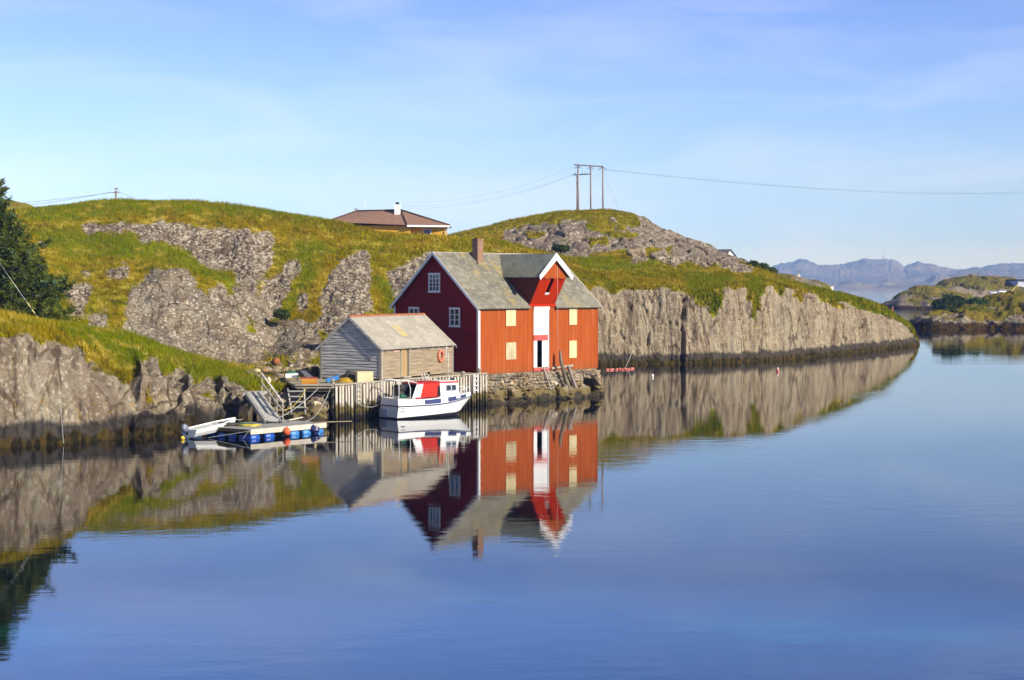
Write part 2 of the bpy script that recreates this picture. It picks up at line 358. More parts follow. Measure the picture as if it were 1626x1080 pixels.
def mk_water():
    m, ns, ls, b = newmat('sea_water'); v = coords(ns, ls, world=True)
    g0 = ns.new('ShaderNodeNewGeometry'); s0_ = ns.new('ShaderNodeSeparateXYZ'); ls.new(g0.outputs['Position'], s0_.inputs[0])
    deep = mixc(ns, ls, math_(ns, ls, 'MULTIPLY', rng(ns, ls, s0_.outputs['Y'], 56.0, 42.0), rng(ns, ls, noise(ns, ls, coords(ns, ls, (0.7, 1.0, 1), world=True), 0.14, 5, 0.6), 0.52, 0.68, 0, 0.5)), (0.0005, 0.003, 0.008), (0.004, 0.09, 0.07))
    ls.new(deep, b.inputs['Base Color']); b.inputs['Roughness'].default_value = 0.015; b.inputs['IOR'].default_value = 1.6
    b.inputs['Specular IOR Level'].default_value = 0.5
    a = noise(ns, ls, coords(ns, ls, (0.55, 1.0, 1), world=True), 1.1, 3, 0.5)
    c = noise(ns, ls, coords(ns, ls, (0.5, 1.0, 1), world=True), 5.0, 3, 0.55)
    patch = rng(ns, ls, noise(ns, ls, coords(ns, ls, (0.35, 1.0, 1), world=True), 0.045, 3), 0.42, 0.66, 0.25, 1.0)
    g = ns.new('ShaderNodeNewGeometry'); sp = ns.new('ShaderNodeSeparateXYZ'); ls.new(g.outputs['Position'], sp.inputs[0])
    patch = math_(ns, ls, 'ADD', patch, rng(ns, ls, sp.outputs['Y'], 380.0, 700.0, 0.0, 5.0))
    h = math_(ns, ls, 'ADD', math_(ns, ls, 'MULTIPLY', a, 1.0), math_(ns, ls, 'MULTIPLY', c, 0.22))
    bm_ = nd(ns, 'ShaderNodeBump', Distance=0.0085); ls.new(h, bm_.inputs['Height']); ls.new(patch, bm_.inputs['Strength'])
    ls.new(bm_.outputs['Normal'], b.inputs['Normal'])
    return m
M['water'] = mk_water()

M['red_front'] = paint('red_vertical_boarding', (0.44, 0.098, 0.018), (0.31, 0.062, 0.010), (9, 9, 0.25), fade=(0.54, 0.22, 0.09), fade_at=0.64, grime=True)
M['red_gable'] = paint('dark_red_clapboard', (0.28, 0.003, 0.001), (0.15, 0.001, 0.0005), (0.25, 0.25, 5), fade=(0.30, 0.03, 0.02), fade_at=0.70)
M['red_bright'] = paint('bright_red_paint', (0.50, 0.034, 0.006), (0.44, 0.028, 0.005), (3, 3, 0.6))
M['red_brown'] = paint('red_brown_boarding', (0.17, 0.035, 0.022), (0.12, 0.026, 0.018), (5, 5, 0.35))
M['red_lintel'] = paint('faded_red_board', (0.62, 0.09, 0.07), (0.55, 0.12, 0.10), (1, 1, 1))
M['white'] = simple('white_paint', (0.80, 0.80, 0.80), (0.70, 0.70, 0.69), 2.0, 0.5, amount=0.5)
M['white_door'] = simple('white_door_paint', (0.83, 0.83, 0.83), (0.76, 0.77, 0.78), 1.2, 0.45, amount=0.5)
M['cream'] = simple('cream_board', (0.66, 0.55, 0.30), (0.56, 0.46, 0.25), 1.1, 0.6, stretch=(1, 1, 0.4))
M['cream_dirty'] = simple('weathered_cream_board', (0.55, 0.46, 0.27), (0.38, 0.32, 0.19), 1.6, 0.7)
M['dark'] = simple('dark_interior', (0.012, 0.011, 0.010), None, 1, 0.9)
M['glass'] = simple('window_glass', (0.012, 0.015, 0.03), (0.02, 0.024, 0.04), 3, 0.06, spec=0.6)
def mk_slate(name, tone, lich, ro, courses=0.24, yell=0.5):
    m, ns, ls, b = newmat(name); v = coords(ns, ls)
    bt = ns.new('ShaderNodeTexBrick'); bt.inputs['Scale'].default_value = 1.0; bt.inputs['Mortar Size'].default_value = 0.012; bt.inputs['Brick Width'].default_value = 0.30; bt.inputs['Row Height'].default_value = courses
    bt.inputs['Color1'].default_value = (*tone, 1); bt.inputs['Color2'].default_value = (*[q * 0.72 for q in tone], 1); bt.inputs['Mortar'].default_value = (*[q * 0.25 for q in tone], 1)
    uv = ns.new('ShaderNodeTexCoord'); ls.new(uv.outputs['UV'], bt.inputs['Vector'])
    col = bt.outputs['Color']
    col = mixc(ns, ls, rng(ns, ls, noise(ns, ls, v, 0.5, 5, 0.6), 0.38, 0.62, 0, 0.6), col, tuple(q * 1.25 for q in tone))
    col = mixc(ns, ls, rng(ns, ls, noise(ns, ls, v, 2.2, 7, 0.8), 0.50, 0.60, 0, lich), col, (0.36, 0.33, 0.25))
    yf = math_(ns, ls, 'MULTIPLY', rng(ns, ls, noise(ns, ls, coords(ns, ls, (0.9, 0.25, 0.25)), 0.9, 3), 0.52, 0.66), rng(ns, ls, noise(ns, ls, v, 2.5, 6, 0.7), 0.42, 0.60))
    col = mixc(ns, ls, math_(ns, ls, 'MULTIPLY', yf, yell), col, (0.36, 0.27, 0.05))
    ls.new(col, b.inputs['Base Color']); b.inputs['Roughness'].default_value = ro
    h = math_(ns, ls, 'ADD', bt.outputs['Fac'], math_(ns, ls, 'MULTIPLY', noise(ns, ls, v, 6, 5), -0.8))
    bb = nd(ns, 'ShaderNodeBump', Strength=0.8, Distance=-0.02); ls.new(h, bb.inputs['Height']); ls.new(bb.outputs['Normal'], b.inputs['Normal'])
    return m
M['slate'] = mk_slate('lichen_slate', (0.20, 0.185, 0.145), 0.7, 0.8, yell=0.7)
M['slate_new'] = mk_slate('dark_scalloped_slate', (0.24, 0.255, 0.205), 0.45, 0.7, 0.30, 0.1)
def mk_brick(name, c1, c2, mort):
    m, ns, ls, b = newmat(name)
    bt = ns.new('ShaderNodeTexBrick'); bt.inputs['Scale'].default_value = 1.0; bt.inputs['Brick Width'].default_value = 0.23; bt.inputs['Row Height'].default_value = 0.085; bt.inputs['Mortar Size'].default_value = 0.012
    bt.inputs['Color1'].default_value = (*c1, 1); bt.inputs['Color2'].default_value = (*c2, 1); bt.inputs['Mortar'].default_value = (*mort, 1)
    g = ns.new('ShaderNodeTexCoord'); sp = ns.new('ShaderNodeSeparateXYZ'); ls.new(g.outputs['Object'], sp.inputs[0])
    cb = ns.new('ShaderNodeCombineXYZ'); ls.new(math_(ns, ls, 'ADD', sp.outputs['X'], sp.outputs['Y']), cb.inputs[0]); ls.new(sp.outputs['Z'], cb.inputs[1])
    ls.new(cb.outputs[0], bt.inputs['Vector'])
    col = mixc(ns, ls, rng(ns, ls, noise(ns, ls, coords(ns, ls), 4, 4), 0.55, 0.7, 0, 0.6), bt.outputs['Color'], (0.30, 0.22, 0.10))
    ls.new(col, b.inputs['Base Color']); b.inputs['Roughness'].default_value = 0.85; return m
M['brick'] = mk_brick('old_brick', (0.30, 0.12, 0.07), (0.20, 0.10, 0.06), (0.28, 0.22, 0.15))
M['grey_wood'] = simple('weathered_grey_wood', (0.62, 0.59, 0.54), (0.28, 0.265, 0.25), 1.6, 0.85, bmp=0.02, stretch=(0.35, 0.35, 6.0), wear=((0.55, 0.53, 0.50), 0.60))
M['tan_wood'] = simple('sun_bleached_wood', (0.36, 0.28, 0.18), (0.17, 0.125, 0.08), 1.6, 0.8, bmp=0.015, stretch=(0.35, 0.35, 7.0), wear=((0.50, 0.44, 0.34), 0.60))
M['post_wood'] = simple('pale_post_wood', (0.40, 0.36, 0.29), (0.28, 0.25, 0.20), 2.5, 0.8, stretch=(3, 3, 0.4))
M['door_wood'] = simple('tan_door_wood', (0.42, 0.28, 0.12), (0.31, 0.20, 0.085), 2.2, 0.7, stretch=(6, 6, 0.5))
M['fibre'] = simple('fibre_cement_sheet', (0.38, 0.34, 0.28), (0.28, 0.26, 0.22), 0.9, 0.8, bmp=0.02, wear=((0.46, 0.43, 0.37), 0.56))
M['fibre_yellow'] = simple('yellowed_sheet', (0.47, 0.38, 0.15), (0.38, 0.33, 0.2), 1.5, 0.8)
M['rust'] = simple('rusty_ridge', (0.36, 0.12, 0.045), (0.20, 0.08, 0.04), 5, 0.85)
M['pile'] = simple('wharf_timber', (0.58, 0.53, 0.44), (0.38, 0.33, 0.26), 1.5, 0.8, bmp=0.01, stretch=(4, 4, 0.5), wear=((0.30, 0.25, 0.18), 0.63), tide=(0.25, 0.85))
M['old_timber'] = simple('old_mooring_timber', (0.20, 0.16, 0.11), (0.10, 0.08, 0.055), 2.0, 0.85, bmp=0.02, stretch=(4, 4, 0.5), tide=(0.1, 0.5))
M['deck'] = simple('deck_planks', (0.42, 0.36, 0.24), (0.30, 0.26, 0.17), 1.2, 0.8, bmp=0.01, stretch=(1, 4, 1), wear=((0.20, 0.19, 0.08), 0.62))
M['pale_deck'] = simple('pale_dock_planks', (0.58, 0.53, 0.44), (0.46, 0.42, 0.34), 1.6, 0.75, stretch=(1, 1, 1))
M['gangway'] = simple('grey_gangway_planks', (0.42, 0.41, 0.38), (0.33, 0.32, 0.30), 1.6, 0.7)
M['stone'] = None
def mk_stone():
    m, ns, ls, b = newmat('quay_stone'); v = coords(ns, ls, world=True)
    rock, cc, cd = rock_col(ns, ls, v, 0.95, 0.2, 0.35)
    at_ = ns.new('ShaderNodeAttribute'); at_.attribute_name = 'tint'
    rock = mixc(ns, ls, rng(ns, ls, at_.outputs['Fac'], 0.3, 1.0, 0, 0.5), rock, (0.34, 0.25, 0.13))
    rock = mixc(ns, ls, rng(ns, ls, noise(ns, ls, v, 1.3, 4), 0.60, 0.68, 0, 0.6), rock, (0.42, 0.24, 0.05))
    sp = ns.new('ShaderNodeSeparateXYZ'); g = ns.new('ShaderNodeNewGeometry'); ls.new(g.outputs['Position'], sp.inputs[0])
    zz = math_(ns, ls, 'ADD', sp.outputs['Z'], math_(ns, ls, 'MULTIPLY', math_(ns, ls, 'SUBTRACT', noise(ns, ls, v, 0.9, 4), 0.5), 1.6))
    ol = mixc(ns, ls, noise(ns, ls, v, 2.0, 4), (0.09, 0.06, 0.015), (0.20, 0.15, 0.05))
    rock = mixc(ns, ls, rng(ns, ls, zz, 1.25, 0.75), rock, ol); rock = mixc(ns, ls, rng(ns, ls, zz, 0.5, 0.2), rock, (0.03, 0.022, 0.008))
    ls.new(rock, b.inputs['Base Color']); b.inputs['Roughness'].default_value = 0.85
    bump(ns, ls, b, noise(ns, ls, v, 4, 6, 0.65), 0.9, 0.06); return m
M['stone'] = mk_stone()
M['hull'] = simple('white_gelcoat', (0.84, 0.84, 0.83), (0.78, 0.78, 0.77), 0.8, 0.25, spec=0.5, amount=0.4)
M['navy'] = simple('navy_trim', (0.03, 0.035, 0.12), None, 2, 0.3)
M['black'] = simple('black_antifouling', (0.012, 0.014, 0.02), None, 2, 0.6)
M['red_canvas'] = simple('red_canvas', (0.52, 0.015, 0.004), (0.42, 0.011, 0.003), 1.4, 0.75, bmp=0.03)
M['red_trim'] = simple('red_trim', (0.62, 0.035, 0.05), None, 2, 0.4)
M['steel'] = simple('steel_rail', (0.62, 0.62, 0.60), None, 3, 0.35, metal=0.6)
M['navy_panel'] = simple('navy_window_panel', (0.045, 0.05, 0.13), None, 2, 0.15, spec=0.6)
M['blue'] = simple('blue_plastic', (0.02, 0.11, 0.52), (0.015, 0.07, 0.36), 1.5, 0.4)
M['blue_dark'] = simple('faded_blue_plastic', (0.06, 0.25, 0.62), (0.04, 0.18, 0.5), 1.5, 0.45)
M['orange'] = simple('orange_buoy', (0.80, 0.13, 0.04), (0.7, 0.09, 0.03), 2, 0.5)
M['orange_pale'] = simple('faded_orange_ring', (0.68, 0.20, 0.11), (0.60, 0.16, 0.09), 3, 0.6)
M['pink'] = simple('faded_red_float', (0.70, 0.13, 0.10), (0.75, 0.35, 0.30), 5, 0.5)
M['yellow'] = simple('yellow_plastic', (0.70, 0.55, 0.05), (0.6, 0.42, 0.05), 3, 0.5)
M['yellow_net'] = simple('yellow_net', (0.55, 0.33, 0.02), (0.30, 0.18, 0.02), 8, 0.9, bmp=0.05)
M['rope'] = simple('pale_rope', (0.55, 0.56, 0.52), (0.38, 0.42, 0.40), 8, 0.9)
M['rope_yellow'] = simple('yellow_rope', (0.60, 0.50, 0.06), None, 8, 0.9)
M['net_green'] = simple('green_net', (0.03, 0.16, 0.10), (0.02, 0.08, 0.05), 6, 0.9, bmp=0.04)
M['net_dark'] = simple('dark_net', (0.03, 0.03, 0.028), (0.07, 0.065, 0.05), 6, 0.9, bmp=0.04)
M['carton'] = simple('cream_carton', (0.68, 0.56, 0.33), (0.60, 0.49, 0.28), 1.5, 0.7)
M['pole'] = simple('creosoted_pole', (0.22, 0.17, 0.15), (0.30, 0.25, 0.22), 2, 0.85, stretch=(3, 3, 0.3))
M['wire'] = simple('steel_wire', (0.12, 0.12, 0.13), None, 2, 0.6)
M['yellow_wall'] = simple('yellow_house_paint', (0.68, 0.36, 0.03), (0.6, 0.31, 0.03), 1, 0.6, stretch=(6, 6, 0.5))
def mk_tiles():
    m, ns, ls, b = newmat('brown_roof_tiles'); v = coords(ns, ls)
    wv = ns.new('ShaderNodeTexWave'); wv.bands_direction = 'Z'; wv.inputs['Scale'].default_value = 1.9; ls.new(v, wv.inputs['Vector'])
    col = mixc(ns, ls, rng(ns, ls, wv.outputs['Fac'], 0.0, 0.5), (0.12, 0.058, 0.040), (0.30, 0.175, 0.125))
    col = mixc(ns, ls, rng(ns, ls, noise(ns, ls, v, 3, 4), 0.45, 0.65, 0, 0.4), col, (0.36, 0.23, 0.17))
    ls.new(col, b.inputs['Base Color']); b.inputs['Roughness'].default_value = 0.7; bump(ns, ls, b, wv.outputs['Fac'], 0.7, 0.04); return m
M['tiles'] = mk_tiles()
M['needle'] = simple('spruce_needles', (0.045, 0.068, 0.012), (0.135, 0.150, 0.018), 0.55, 0.8, spec=0.05, wear=((0.10, 0.17, 0.09), 0.56))
M['juniper'] = simple('juniper_needles', (0.026, 0.048, 0.008), (0.060, 0.085, 0.014), 0.5, 0.8, spec=0.2)
M['leaf'] = simple('light_leaves', (0.060, 0.120, 0.022), (0.035, 0.075, 0.015), 1.0, 0.7, spec=0.2)
M['bark'] = simple('bark', (0.10, 0.07, 0.05), None, 3, 0.9, bmp=0.03)
M['mountain'] = simple('far_mountain_rock', (0.15, 0.13, 0.11), (0.05, 0.055, 0.05), 0.0035, 0.95, spec=0.1)
M['near_mountain'] = simple('coastal_hill_rock', (0.20, 0.165, 0.12), (0.07, 0.07, 0.045), 0.006, 0.95, spec=0.1)
M['gull_white'] = simple('gull_plumage', (0.75, 0.75, 0.75), None, 5, 0.7)
M['gull_grey'] = simple('gull_back', (0.25, 0.27, 0.30), None, 5, 0.7)
M['dark_roof'] = simple('dark_slate_roof', (0.035, 0.035, 0.05), None, 2, 0.6)
M['concrete'] = simple('concrete', (0.42, 0.40, 0.35), (0.30, 0.28, 0.24), 1.5, 0.9, bmp=0.02)

# ------------------------------------------------------------------ water
def mesh_np(name, V, F, mat, smooth=True, attrs=None, parent=None):
    me = bpy.data.meshes.new(name); nv, nf = len(V), len(F); k = F.shape[1]
    me.vertices.add(nv); me.vertices.foreach_set('co', V.astype(np.float32).ravel())
    me.loops.add(nf * k); me.loops.foreach_set('vertex_index', F.astype(np.int32).ravel())
    me.polygons.add(nf); me.polygons.foreach_set('loop_start', np.arange(0, nf * k, k, dtype=np.int32))
    me.polygons.foreach_set('use_smooth', np.full(nf, smooth))
    me.update(calc_edges=True); me.validate()
    for n, a in (attrs or {}).items():
        at_ = me.attributes.new(n, 'FLOAT', 'POINT'); at_.data.foreach_set('value', a.astype(np.float32).ravel())
    me.materials.append(mat)
    o = bpy.data.objects.new(name, me); C.objects.link(o)
    if parent: o.parent = parent
    return o
wv_ = MB(); wv_.add([(-6000, -40, 0), (9000, -40, 0), (9000, 9300, 0), (-6000, 9300, 0)], [(0, 1, 2, 3)])
tag(wv_.build('sea', M['water'], fix=False), 'calm blue sea inlet mirroring the shore', 'water', kind='structure')
sb = MB(); sb.add([(-6000, -40, -14), (9000, -40, -14), (9000, 9300, -14), (-6000, 9300, -14)], [(0, 1, 2, 3)])

# ------------------------------------------------------------------ land from profiles
def inpoly(x, y, poly):
    inside = np.zeros(x.shape, bool); n = len(poly)
    for i in range(n):
        x1, y1 = poly[i]; x2, y2 = poly[(i + 1) % n]
        if y1 == y2: continue
        c = ((y1 > y) != (y2 > y)) & (x < (x2 - x1) * (y - y1) / (y2 - y1) + x1)
        inside ^= c
    return inside
def smooth_cols(A, s):
    if s <= 0: return A
    k = np.exp(-0.5 * (np.arange(-3*s, 3*s+1) / s) ** 2); k /= k.sum()
    P = np.pad(A, ((0, 0), (3*s, 3*s)), mode='edge')
    return np.stack([np.convolve(r, k, 'valid') for r in P])
def pchip_rows(D, Z, segs):
    """monotone cubic through the control rows; D, Z: (rows, cols); segs: subdivisions of each interval"""
    R = D.shape[0]; dist = np.sqrt(np.diff(D, axis=0) ** 2 + np.diff(Z, axis=0) ** 2) + 1e-6
    def slopes(Q):
        de = np.diff(Q, axis=0) / dist; m = np.zeros_like(Q); m[0] = de[0]; m[-1] = de[-1]
        a, b = de[:-1], de[1:]; w1, w2 = 2*dist[1:]+dist[:-1], dist[1:]+2*dist[:-1]
        with np.errstate(divide='ignore', invalid='ignore'):
            h = (w1 + w2) / (w1 / a + w2 / b)
        m[1:-1] = np.where(a * b > 0, np.nan_to_num(h), 0); return m
    mD, mZ = slopes(D), slopes(Z); oD, oZ, oV = [], [], []
    for i in range(R - 1):
        n = segs[i]
        for k in range(n + (1 if i == R - 2 else 0)):
            t = k / n; h00 = 2*t**3-3*t**2+1; h10 = t**3-2*t**2+t; h01 = -2*t**3+3*t**2; h11 = t**3-t**2
            oD.append(h00*D[i]+h10*dist[i]*mD[i]+h01*D[i+1]+h11*dist[i]*mD[i+1])
            oZ.append(h00*Z[i]+h10*dist[i]*mZ[i]+h01*Z[i+1]+h11*dist[i]*mZ[i+1]); oV.append(i + t)
    return np.array(oD), np.array(oZ), np.array(oV)
def build_land(stations, segs, step, sm=6):
    xs = np.array([s[0] for s in stations], float); R = len(stations[0][1])
    D = np.zeros((R, len(xs))); Z = np.zeros_like(D)
    for j, (x, rows) in enumerate(stations):
        assert len(rows) == R, (x, len(rows), R)
        for i, (d, y) in enumerate(rows):
            D[i, j] = d; Z[i, j] = float(px_point(x, y, d)[2]) if y >= 100 else y
    X = np.arange(xs[0], xs[-1] + step * 0.5, step)
    Dc = np.stack([np.interp(X, xs, r) for r in D]); Zc = np.stack([np.interp(X, xs, r) for r in Z])
    Dc, Zc = smooth_cols(Dc, sm), smooth_cols(Zc, sm)
    d, z, v = pchip_rows(Dc, Zc, segs)
    # ray of column X at depth d, height z
    q = (z - CAMH) / d; b = (st + q * ct) / (ct - q * st); s = d / (b * st + ct)
    P = np.stack([(X[None, :] - CX) / FPX * s, d, z], -1)
    PY = CY - b * FPX
    VV = np.repeat(v[:, None], len(X), 1); XX = np.repeat(X[None, :], len(v), 0)
    return P, XX, PY, VV
def normals(P):
    a = np.gradient(P, axis=1); b = np.gradient(P, axis=0); n = np.cross(a, b)
    return n / (np.linalg.norm(n, axis=-1, keepdims=True) + 1e-9)
def grid_faces(nr, nc):
    r, c = np.meshgrid(np.arange(nr-1), np.arange(nc-1), indexing='ij'); a = (r * nc + c).ravel()
    return np.stack([a, a+1, a+nc+1, a+nc], 1)

# main land: rows  under, shore, kelp top, cliff top, shelf crest, shelf back, hill foot, mid, upper, crest, back, far back
def S(x, shore, kelp, top, crest4, r5, r6, r7, r7b, r8, back=None):
    b = back or [(r8[0] + 22, None), (r8[0] + 75, None)]
    z8 = float(px_point(x, r8[1], r8[0])[2]) if r8[1] >= 100 else r8[1]
    rows = [(shore - 1.6, -1.6), (shore, 0.0), kelp, top, crest4, r5, r6, r7, r7b, r8,
            (r8[0] + 22, max(z8 - 2.5, -1.0)), (r8[0] + 75, min(z8 - 9.0, 3.0))]
    return (x, rows)
land = [
 S(-330, 78, (78.6,1.7), (80.5,6.5), (90,7.4), (106,7.0), (125,9), (145,12), (158,14.5), (170,16)),
 S(-60, 84.5, (85,1.7), (87,528), (95,498), (111,6.8), (128,9), (148,12.5), (158,14.5), (170,342)),
 S(0, 86.6, (87.1,1.6), (89,527), (96,497), (111,6.4), (128,9), (148,12.6), (158,14.5), (170,338)),
 S(50, 87.6, (88.1,1.6), (90,534), (98,507), (112,6.0), (128,8.2), (147,12.5), (158,14.8), (170,332)),
 S(100, 88.7, (89.3,1.6), (91.5,545), (100,517), (114,5.5), (130,7.4), (147,405), (159,365), (171,327)),
 S(139, 89.8, (90.5,1.5), (93,569), (101,524), (116,5.0), (130,490), (146,420), (160,372), (173,322)),
 S(160, 90.6, (91.3,1.5), (94,592), (102,528), (117,4.8), (129,505), (146,425), (160,372), (174,320)),
 S(191, 91.8, (92.5,1.4), (95,604), (104,533), (118,4.4), (128,515), (145,430), (160,370), (176,319)),
 S(205, 92.3, (93,1.4), (95.3,602), (105,535), (118,4.3), (128,522), (145,434), (160,370), (176,319)),
 S(222, 92.6, (93,1.5), (94.5,588), (106,541), (119,4.1), (128,532), (144,440), (160,374), (176,319)),
 S(254, 93.8, (94.3,1.4), (96,590), (108,551), (119,3.9), (127,545), (143,441), (160,382), (176,320)),
 S(279, 95.2, (96,1.3), (98.5,622), (110,560), (120,3.6), (127,556), (143,440), (160,385), (176,320)),
 S(302, 96.4, (97.0,1.2), (98.8,610), (112,569), (120,3.4), (127,562), (143,447), (160,392), (176,321)),
 S(338, 98.6, (99.3,1.2), (101,622), (113,585), (121,3.0), (128,568), (142,462), (160,400), (177,324)),
 S(352, 99.6, (100.0,1.2), (101.3,603), (113,590), (121,2.9), (128,571), (142,468), (160,402), (177,325)),
 S(382, 101.0, (101.0,1.1), (101.6,617), (114,600), (122,2.6), (129,575), (142,478), (160,400), (178,329)),
 S(392, 105.0, (104.2,1.0), (101.8,1.95), (114,2.2), (122,2.5), (129,575), (142,482), (160,398), (178,330)),
 S(415, 106.0, (105.2,1.0), (102.6,1.9), (114,2.2), (123,2.5), (130,574), (143,490), (161,404), (179,334)),
 S(432, 106.0, (106.0,1.0), (105.5,1.8), (115,2.2), (124,2.5), (131,572), (145,498), (162,408), (180,337)),
 S(470, 107.5, (108.0,0.9), (109.0,1.9), (116,2.1), (125,2.5), (132,562), (147,485), (164,405), (181,342)),
 S(500, 110.0, (110.8,0.9), (112.0,1.9), (117,2.1), (126,2.5), (134,556), (148,475), (165,400), (182,347)),
 S(545, 112.0, (112.8,0.9), (114.0,1.9), (119,2.1), (128,2.5), (136,548), (149,470), (166,408), (183,355)),
 S(600, 114.0, (114.8,0.9), (116.0,1.9), (121,2.1), (130,2.5), (138,540), (150,480), (167,420), (184,370)),
 S(700, 120.5, (121.2,0.9), (122.5,1.9), (127,2.0), (137,2.4), (142,4.0), (152,480), (168,427), (186,377)),
 S(760, 124.0, (124.8,0.9), (126.0,1.9), (133,2.0), (142,2.5), (148,4.5), (158,8.0), (175,420), (198,381)),
 S(800, 130.0, (130.8,0.9), (132.0,1.9), (139,2.0), (147,2.8), (155,5.2), (166,8.5), (182,414), (205,385)),
 S(850, 140.0, (140.8,1.2), (142.5,2.6), (150,3.5), (157,4.4), (166,6.2), (176,8.7), (190,415), (212,400)),
 S(905, 160.0, (160.6,1.5), (163.0,6.0), (170,8.0), (177,9.0), (184,10.0), (192,10.8), (203,416), (217,410)),
 S(945, 178.5, (179.0,1.6), (182.0,458), (187,444), (193,433), (199,425), (206,419), (213,414), (222,411)),
 S(990, 179.5, (180.0,1.6), (183.0,463), (188,450), (194,440), (201,430), (208,420), (215,413), (223,408)),
 S(1023, 180.2, (180.7,1.6), (183.5,464), (188.5,452), (195,443), (203,433), (210,423), (217,413), (225,405)),
 S(1060, 181, (181.5,1.6), (184,458), (189,450), (196,443), (204,435), (212,426), (220,414), (228,404)),
 S(1100, 181.6, (182.1,1.6), (184.8,466), (190,455), (197,447), (205,439), (213,431), (222,420), (232,407)),
 S(1150, 183.5, (184.0,1.6), (186.6,455), (192,449), (199,443), (206,436), (213,429), (221,420), (230,412)),
 S(1190, 186.4, (186.9,1.6), (189.6,459), (194,453), (199,447), (205,440), (211,433), (217,427), (224,423)),
 S(1225, 189.6, (190.1,1.6), (193,453), (196,449), (200,446), (204,443), (208,440), (212,438), (217,436.5)),
 S(1260, 193.5, (194,1.6), (197,457), (199,455), (202,453), (205,452), (208,451), (211,450.5), (215,450)),
 S(1307, 201, (201.5,1.6), (205,470), (207,467), (209,465), (211,464), (214,463), (217,462), (221,461)),
 S(1340, 208, (208.5,1.5), (212,478), (213,475), (215,472), (217,470), (219,469), (222,468), (226,467.5)),
 S(1385, 218.5, (219,1.4), (222,493), (223,489), (224,487), (225,485), (227,484), (229,483.5), (232,483)),
 S(1419, 227.5, (228,1.3), (231,507), (231.6,503), (232.4,500), (233.4,499), (234.6,498.5), (236,498), (238,498)),
 S(1444, 236, (236.5,1.1), (239,520), (239.5,516), (240.2,514), (241,512.5), (242,512), (243,512), (245,512)),
 S(1453, 239.5, (240,0.9), (241.4,531), (241.8,527), (242.2,525), (242.8,524), (243.4,524), (244,524), (245.5,525)),
 S(1459, 243, (243.2,-0.3), (243.6,-0.3), (244,-0.4), (244.4,-0.4), (244.9,-0.5), (245.5,-0.6), (246.5,-0.8), (248,-1.0)),
]
# keep the end of the point falling off into the water behind as well
fix = []
for x, rows in land:
    if x > 1380: rows[-2] = (rows[-3][0] + 6, -1.0); rows[-1] = (rows[-3][0] + 20, -2.5)
    fix.append((x, rows))
segs = [3, 14, 66, 26, 26, 24, 40, 40, 40, 14, 8]
P, XX, PY, VV = build_land(fix, segs, 1.5, 3)
N = normals(P)
RK = [
 [(125,355),(165,350),(215,352),(290,351),(330,360),(385,361),(437,369),(440,385),(425,400),(400,405),(355,427),(330,425),(300,402),(265,387),(215,386),(212,368),(190,374),(165,368),(130,370)],
 [(370,415),(410,408),(420,400),(440,408),(415,445),(400,470),(383,466),(368,440)],
 [(452,415),(475,410),(478,430),(457,460),(440,490),(405,480),(415,455),(440,430)],
 [(200,470),(240,433),(290,435),(310,455),(318,470),(345,460),(375,480),(400,520),(425,574),(390,577),(330,568),(270,568),(195,560),(195,500)],
 [(362,452),(400,470),(452,487),(440,502),(405,512),(380,490)],
 [(410,515),(480,505),(500,520),(508,560),(500,578),(460,578),(430,566),(410,540)],
 [(520,430),(560,405),(592,402),(588,440),(590,475),(596,500),(560,507),(520,500),(503,478),(515,450)],
 [(613,437),(650,410),(690,398),(700,430),(690,470),(640,480),(618,460)],
 [(473,463),(490,465),(485,490),(468,490)], [(500,500),(545,493),(548,520),(500,532)],
 [(104,452),(150,450),(140,480),(128,500),(104,480)], [(168,432),(208,434),(200,446),(172,445)], [(130,427),(147,429),(140,440),(128,440)],
 [(135,500),(172,495),(170,525),(140,530)], [(196,415),(206,414),(206,422),(196,424)],
 [(998,405),(1025,402),(1028,415),(1000,417)], [(1040,400),(1110,398),(1150,412),(1200,425),(1190,436),(1120,424),(1075,420),(1040,414)],
]
GR = [
 [(1085,440),(1150,440),(1152,470),(1140,492),(1132,512),(1126,506),(1128,490),(1112,486),(1096,478)],
 [(1186,440),(1216,440),(1213,475),(1208,500),(1205,535),(1200,520),(1196,490),(1188,478)],
 [(955,440),(985,440),(980,462),(962,462)], [(1262,445),(1276,445),(1272,492),(1266,480)],
 [(1300,455),(1345,455),(1340,495),(1328,488),(1318,480),(1306,478)], [(1228,440),(1250,440),(1246,472),(1238,470)],
 [(232,600),(240,600),(246,640),(240,648)],
]
nx = fbm(np.stack([XX/14, PY/10, XX*0], -1), 4, 31); ny = fbm(np.stack([XX/16, PY/9, XX*0+9], -1), 4, 57)
px_, py_ = XX + nx * 11, PY + ny * 9
hill_zone = VV > 5.2
rock = np.zeros(XX.shape, bool)
for p in RK: rock |= inpoly(px_, py_, p)
rock &= hill_zone
lip = np.where((XX > 205) & (XX < 392), 3.35, 3.05) + 0.35 * fbm(np.stack([XX/22, XX*0, XX*0], -1), 4, 5) + 0.14 * fbm(np.stack([XX/5, VV*3, XX*0], -1), 3, 8)
rock |= VV < lip
patches = (fbm(P / 5.0, 4, 77) > 0.43) & (VV > 5.6) & (VV < 8.3) & (XX < 900)
rock |= patches
gp = np.zeros(XX.shape, bool)
for p in GR: gp |= inpoly(px_, py_, p)
rock &= ~(gp & (VV < 3.5))
ledge = (fbm(P * np.array([0.25, 0.25, 0.9]), 4, 91) > 0.40) & (VV > 2.3) & (VV < 3.2) & (XX < 390)
rock &= ~ledge
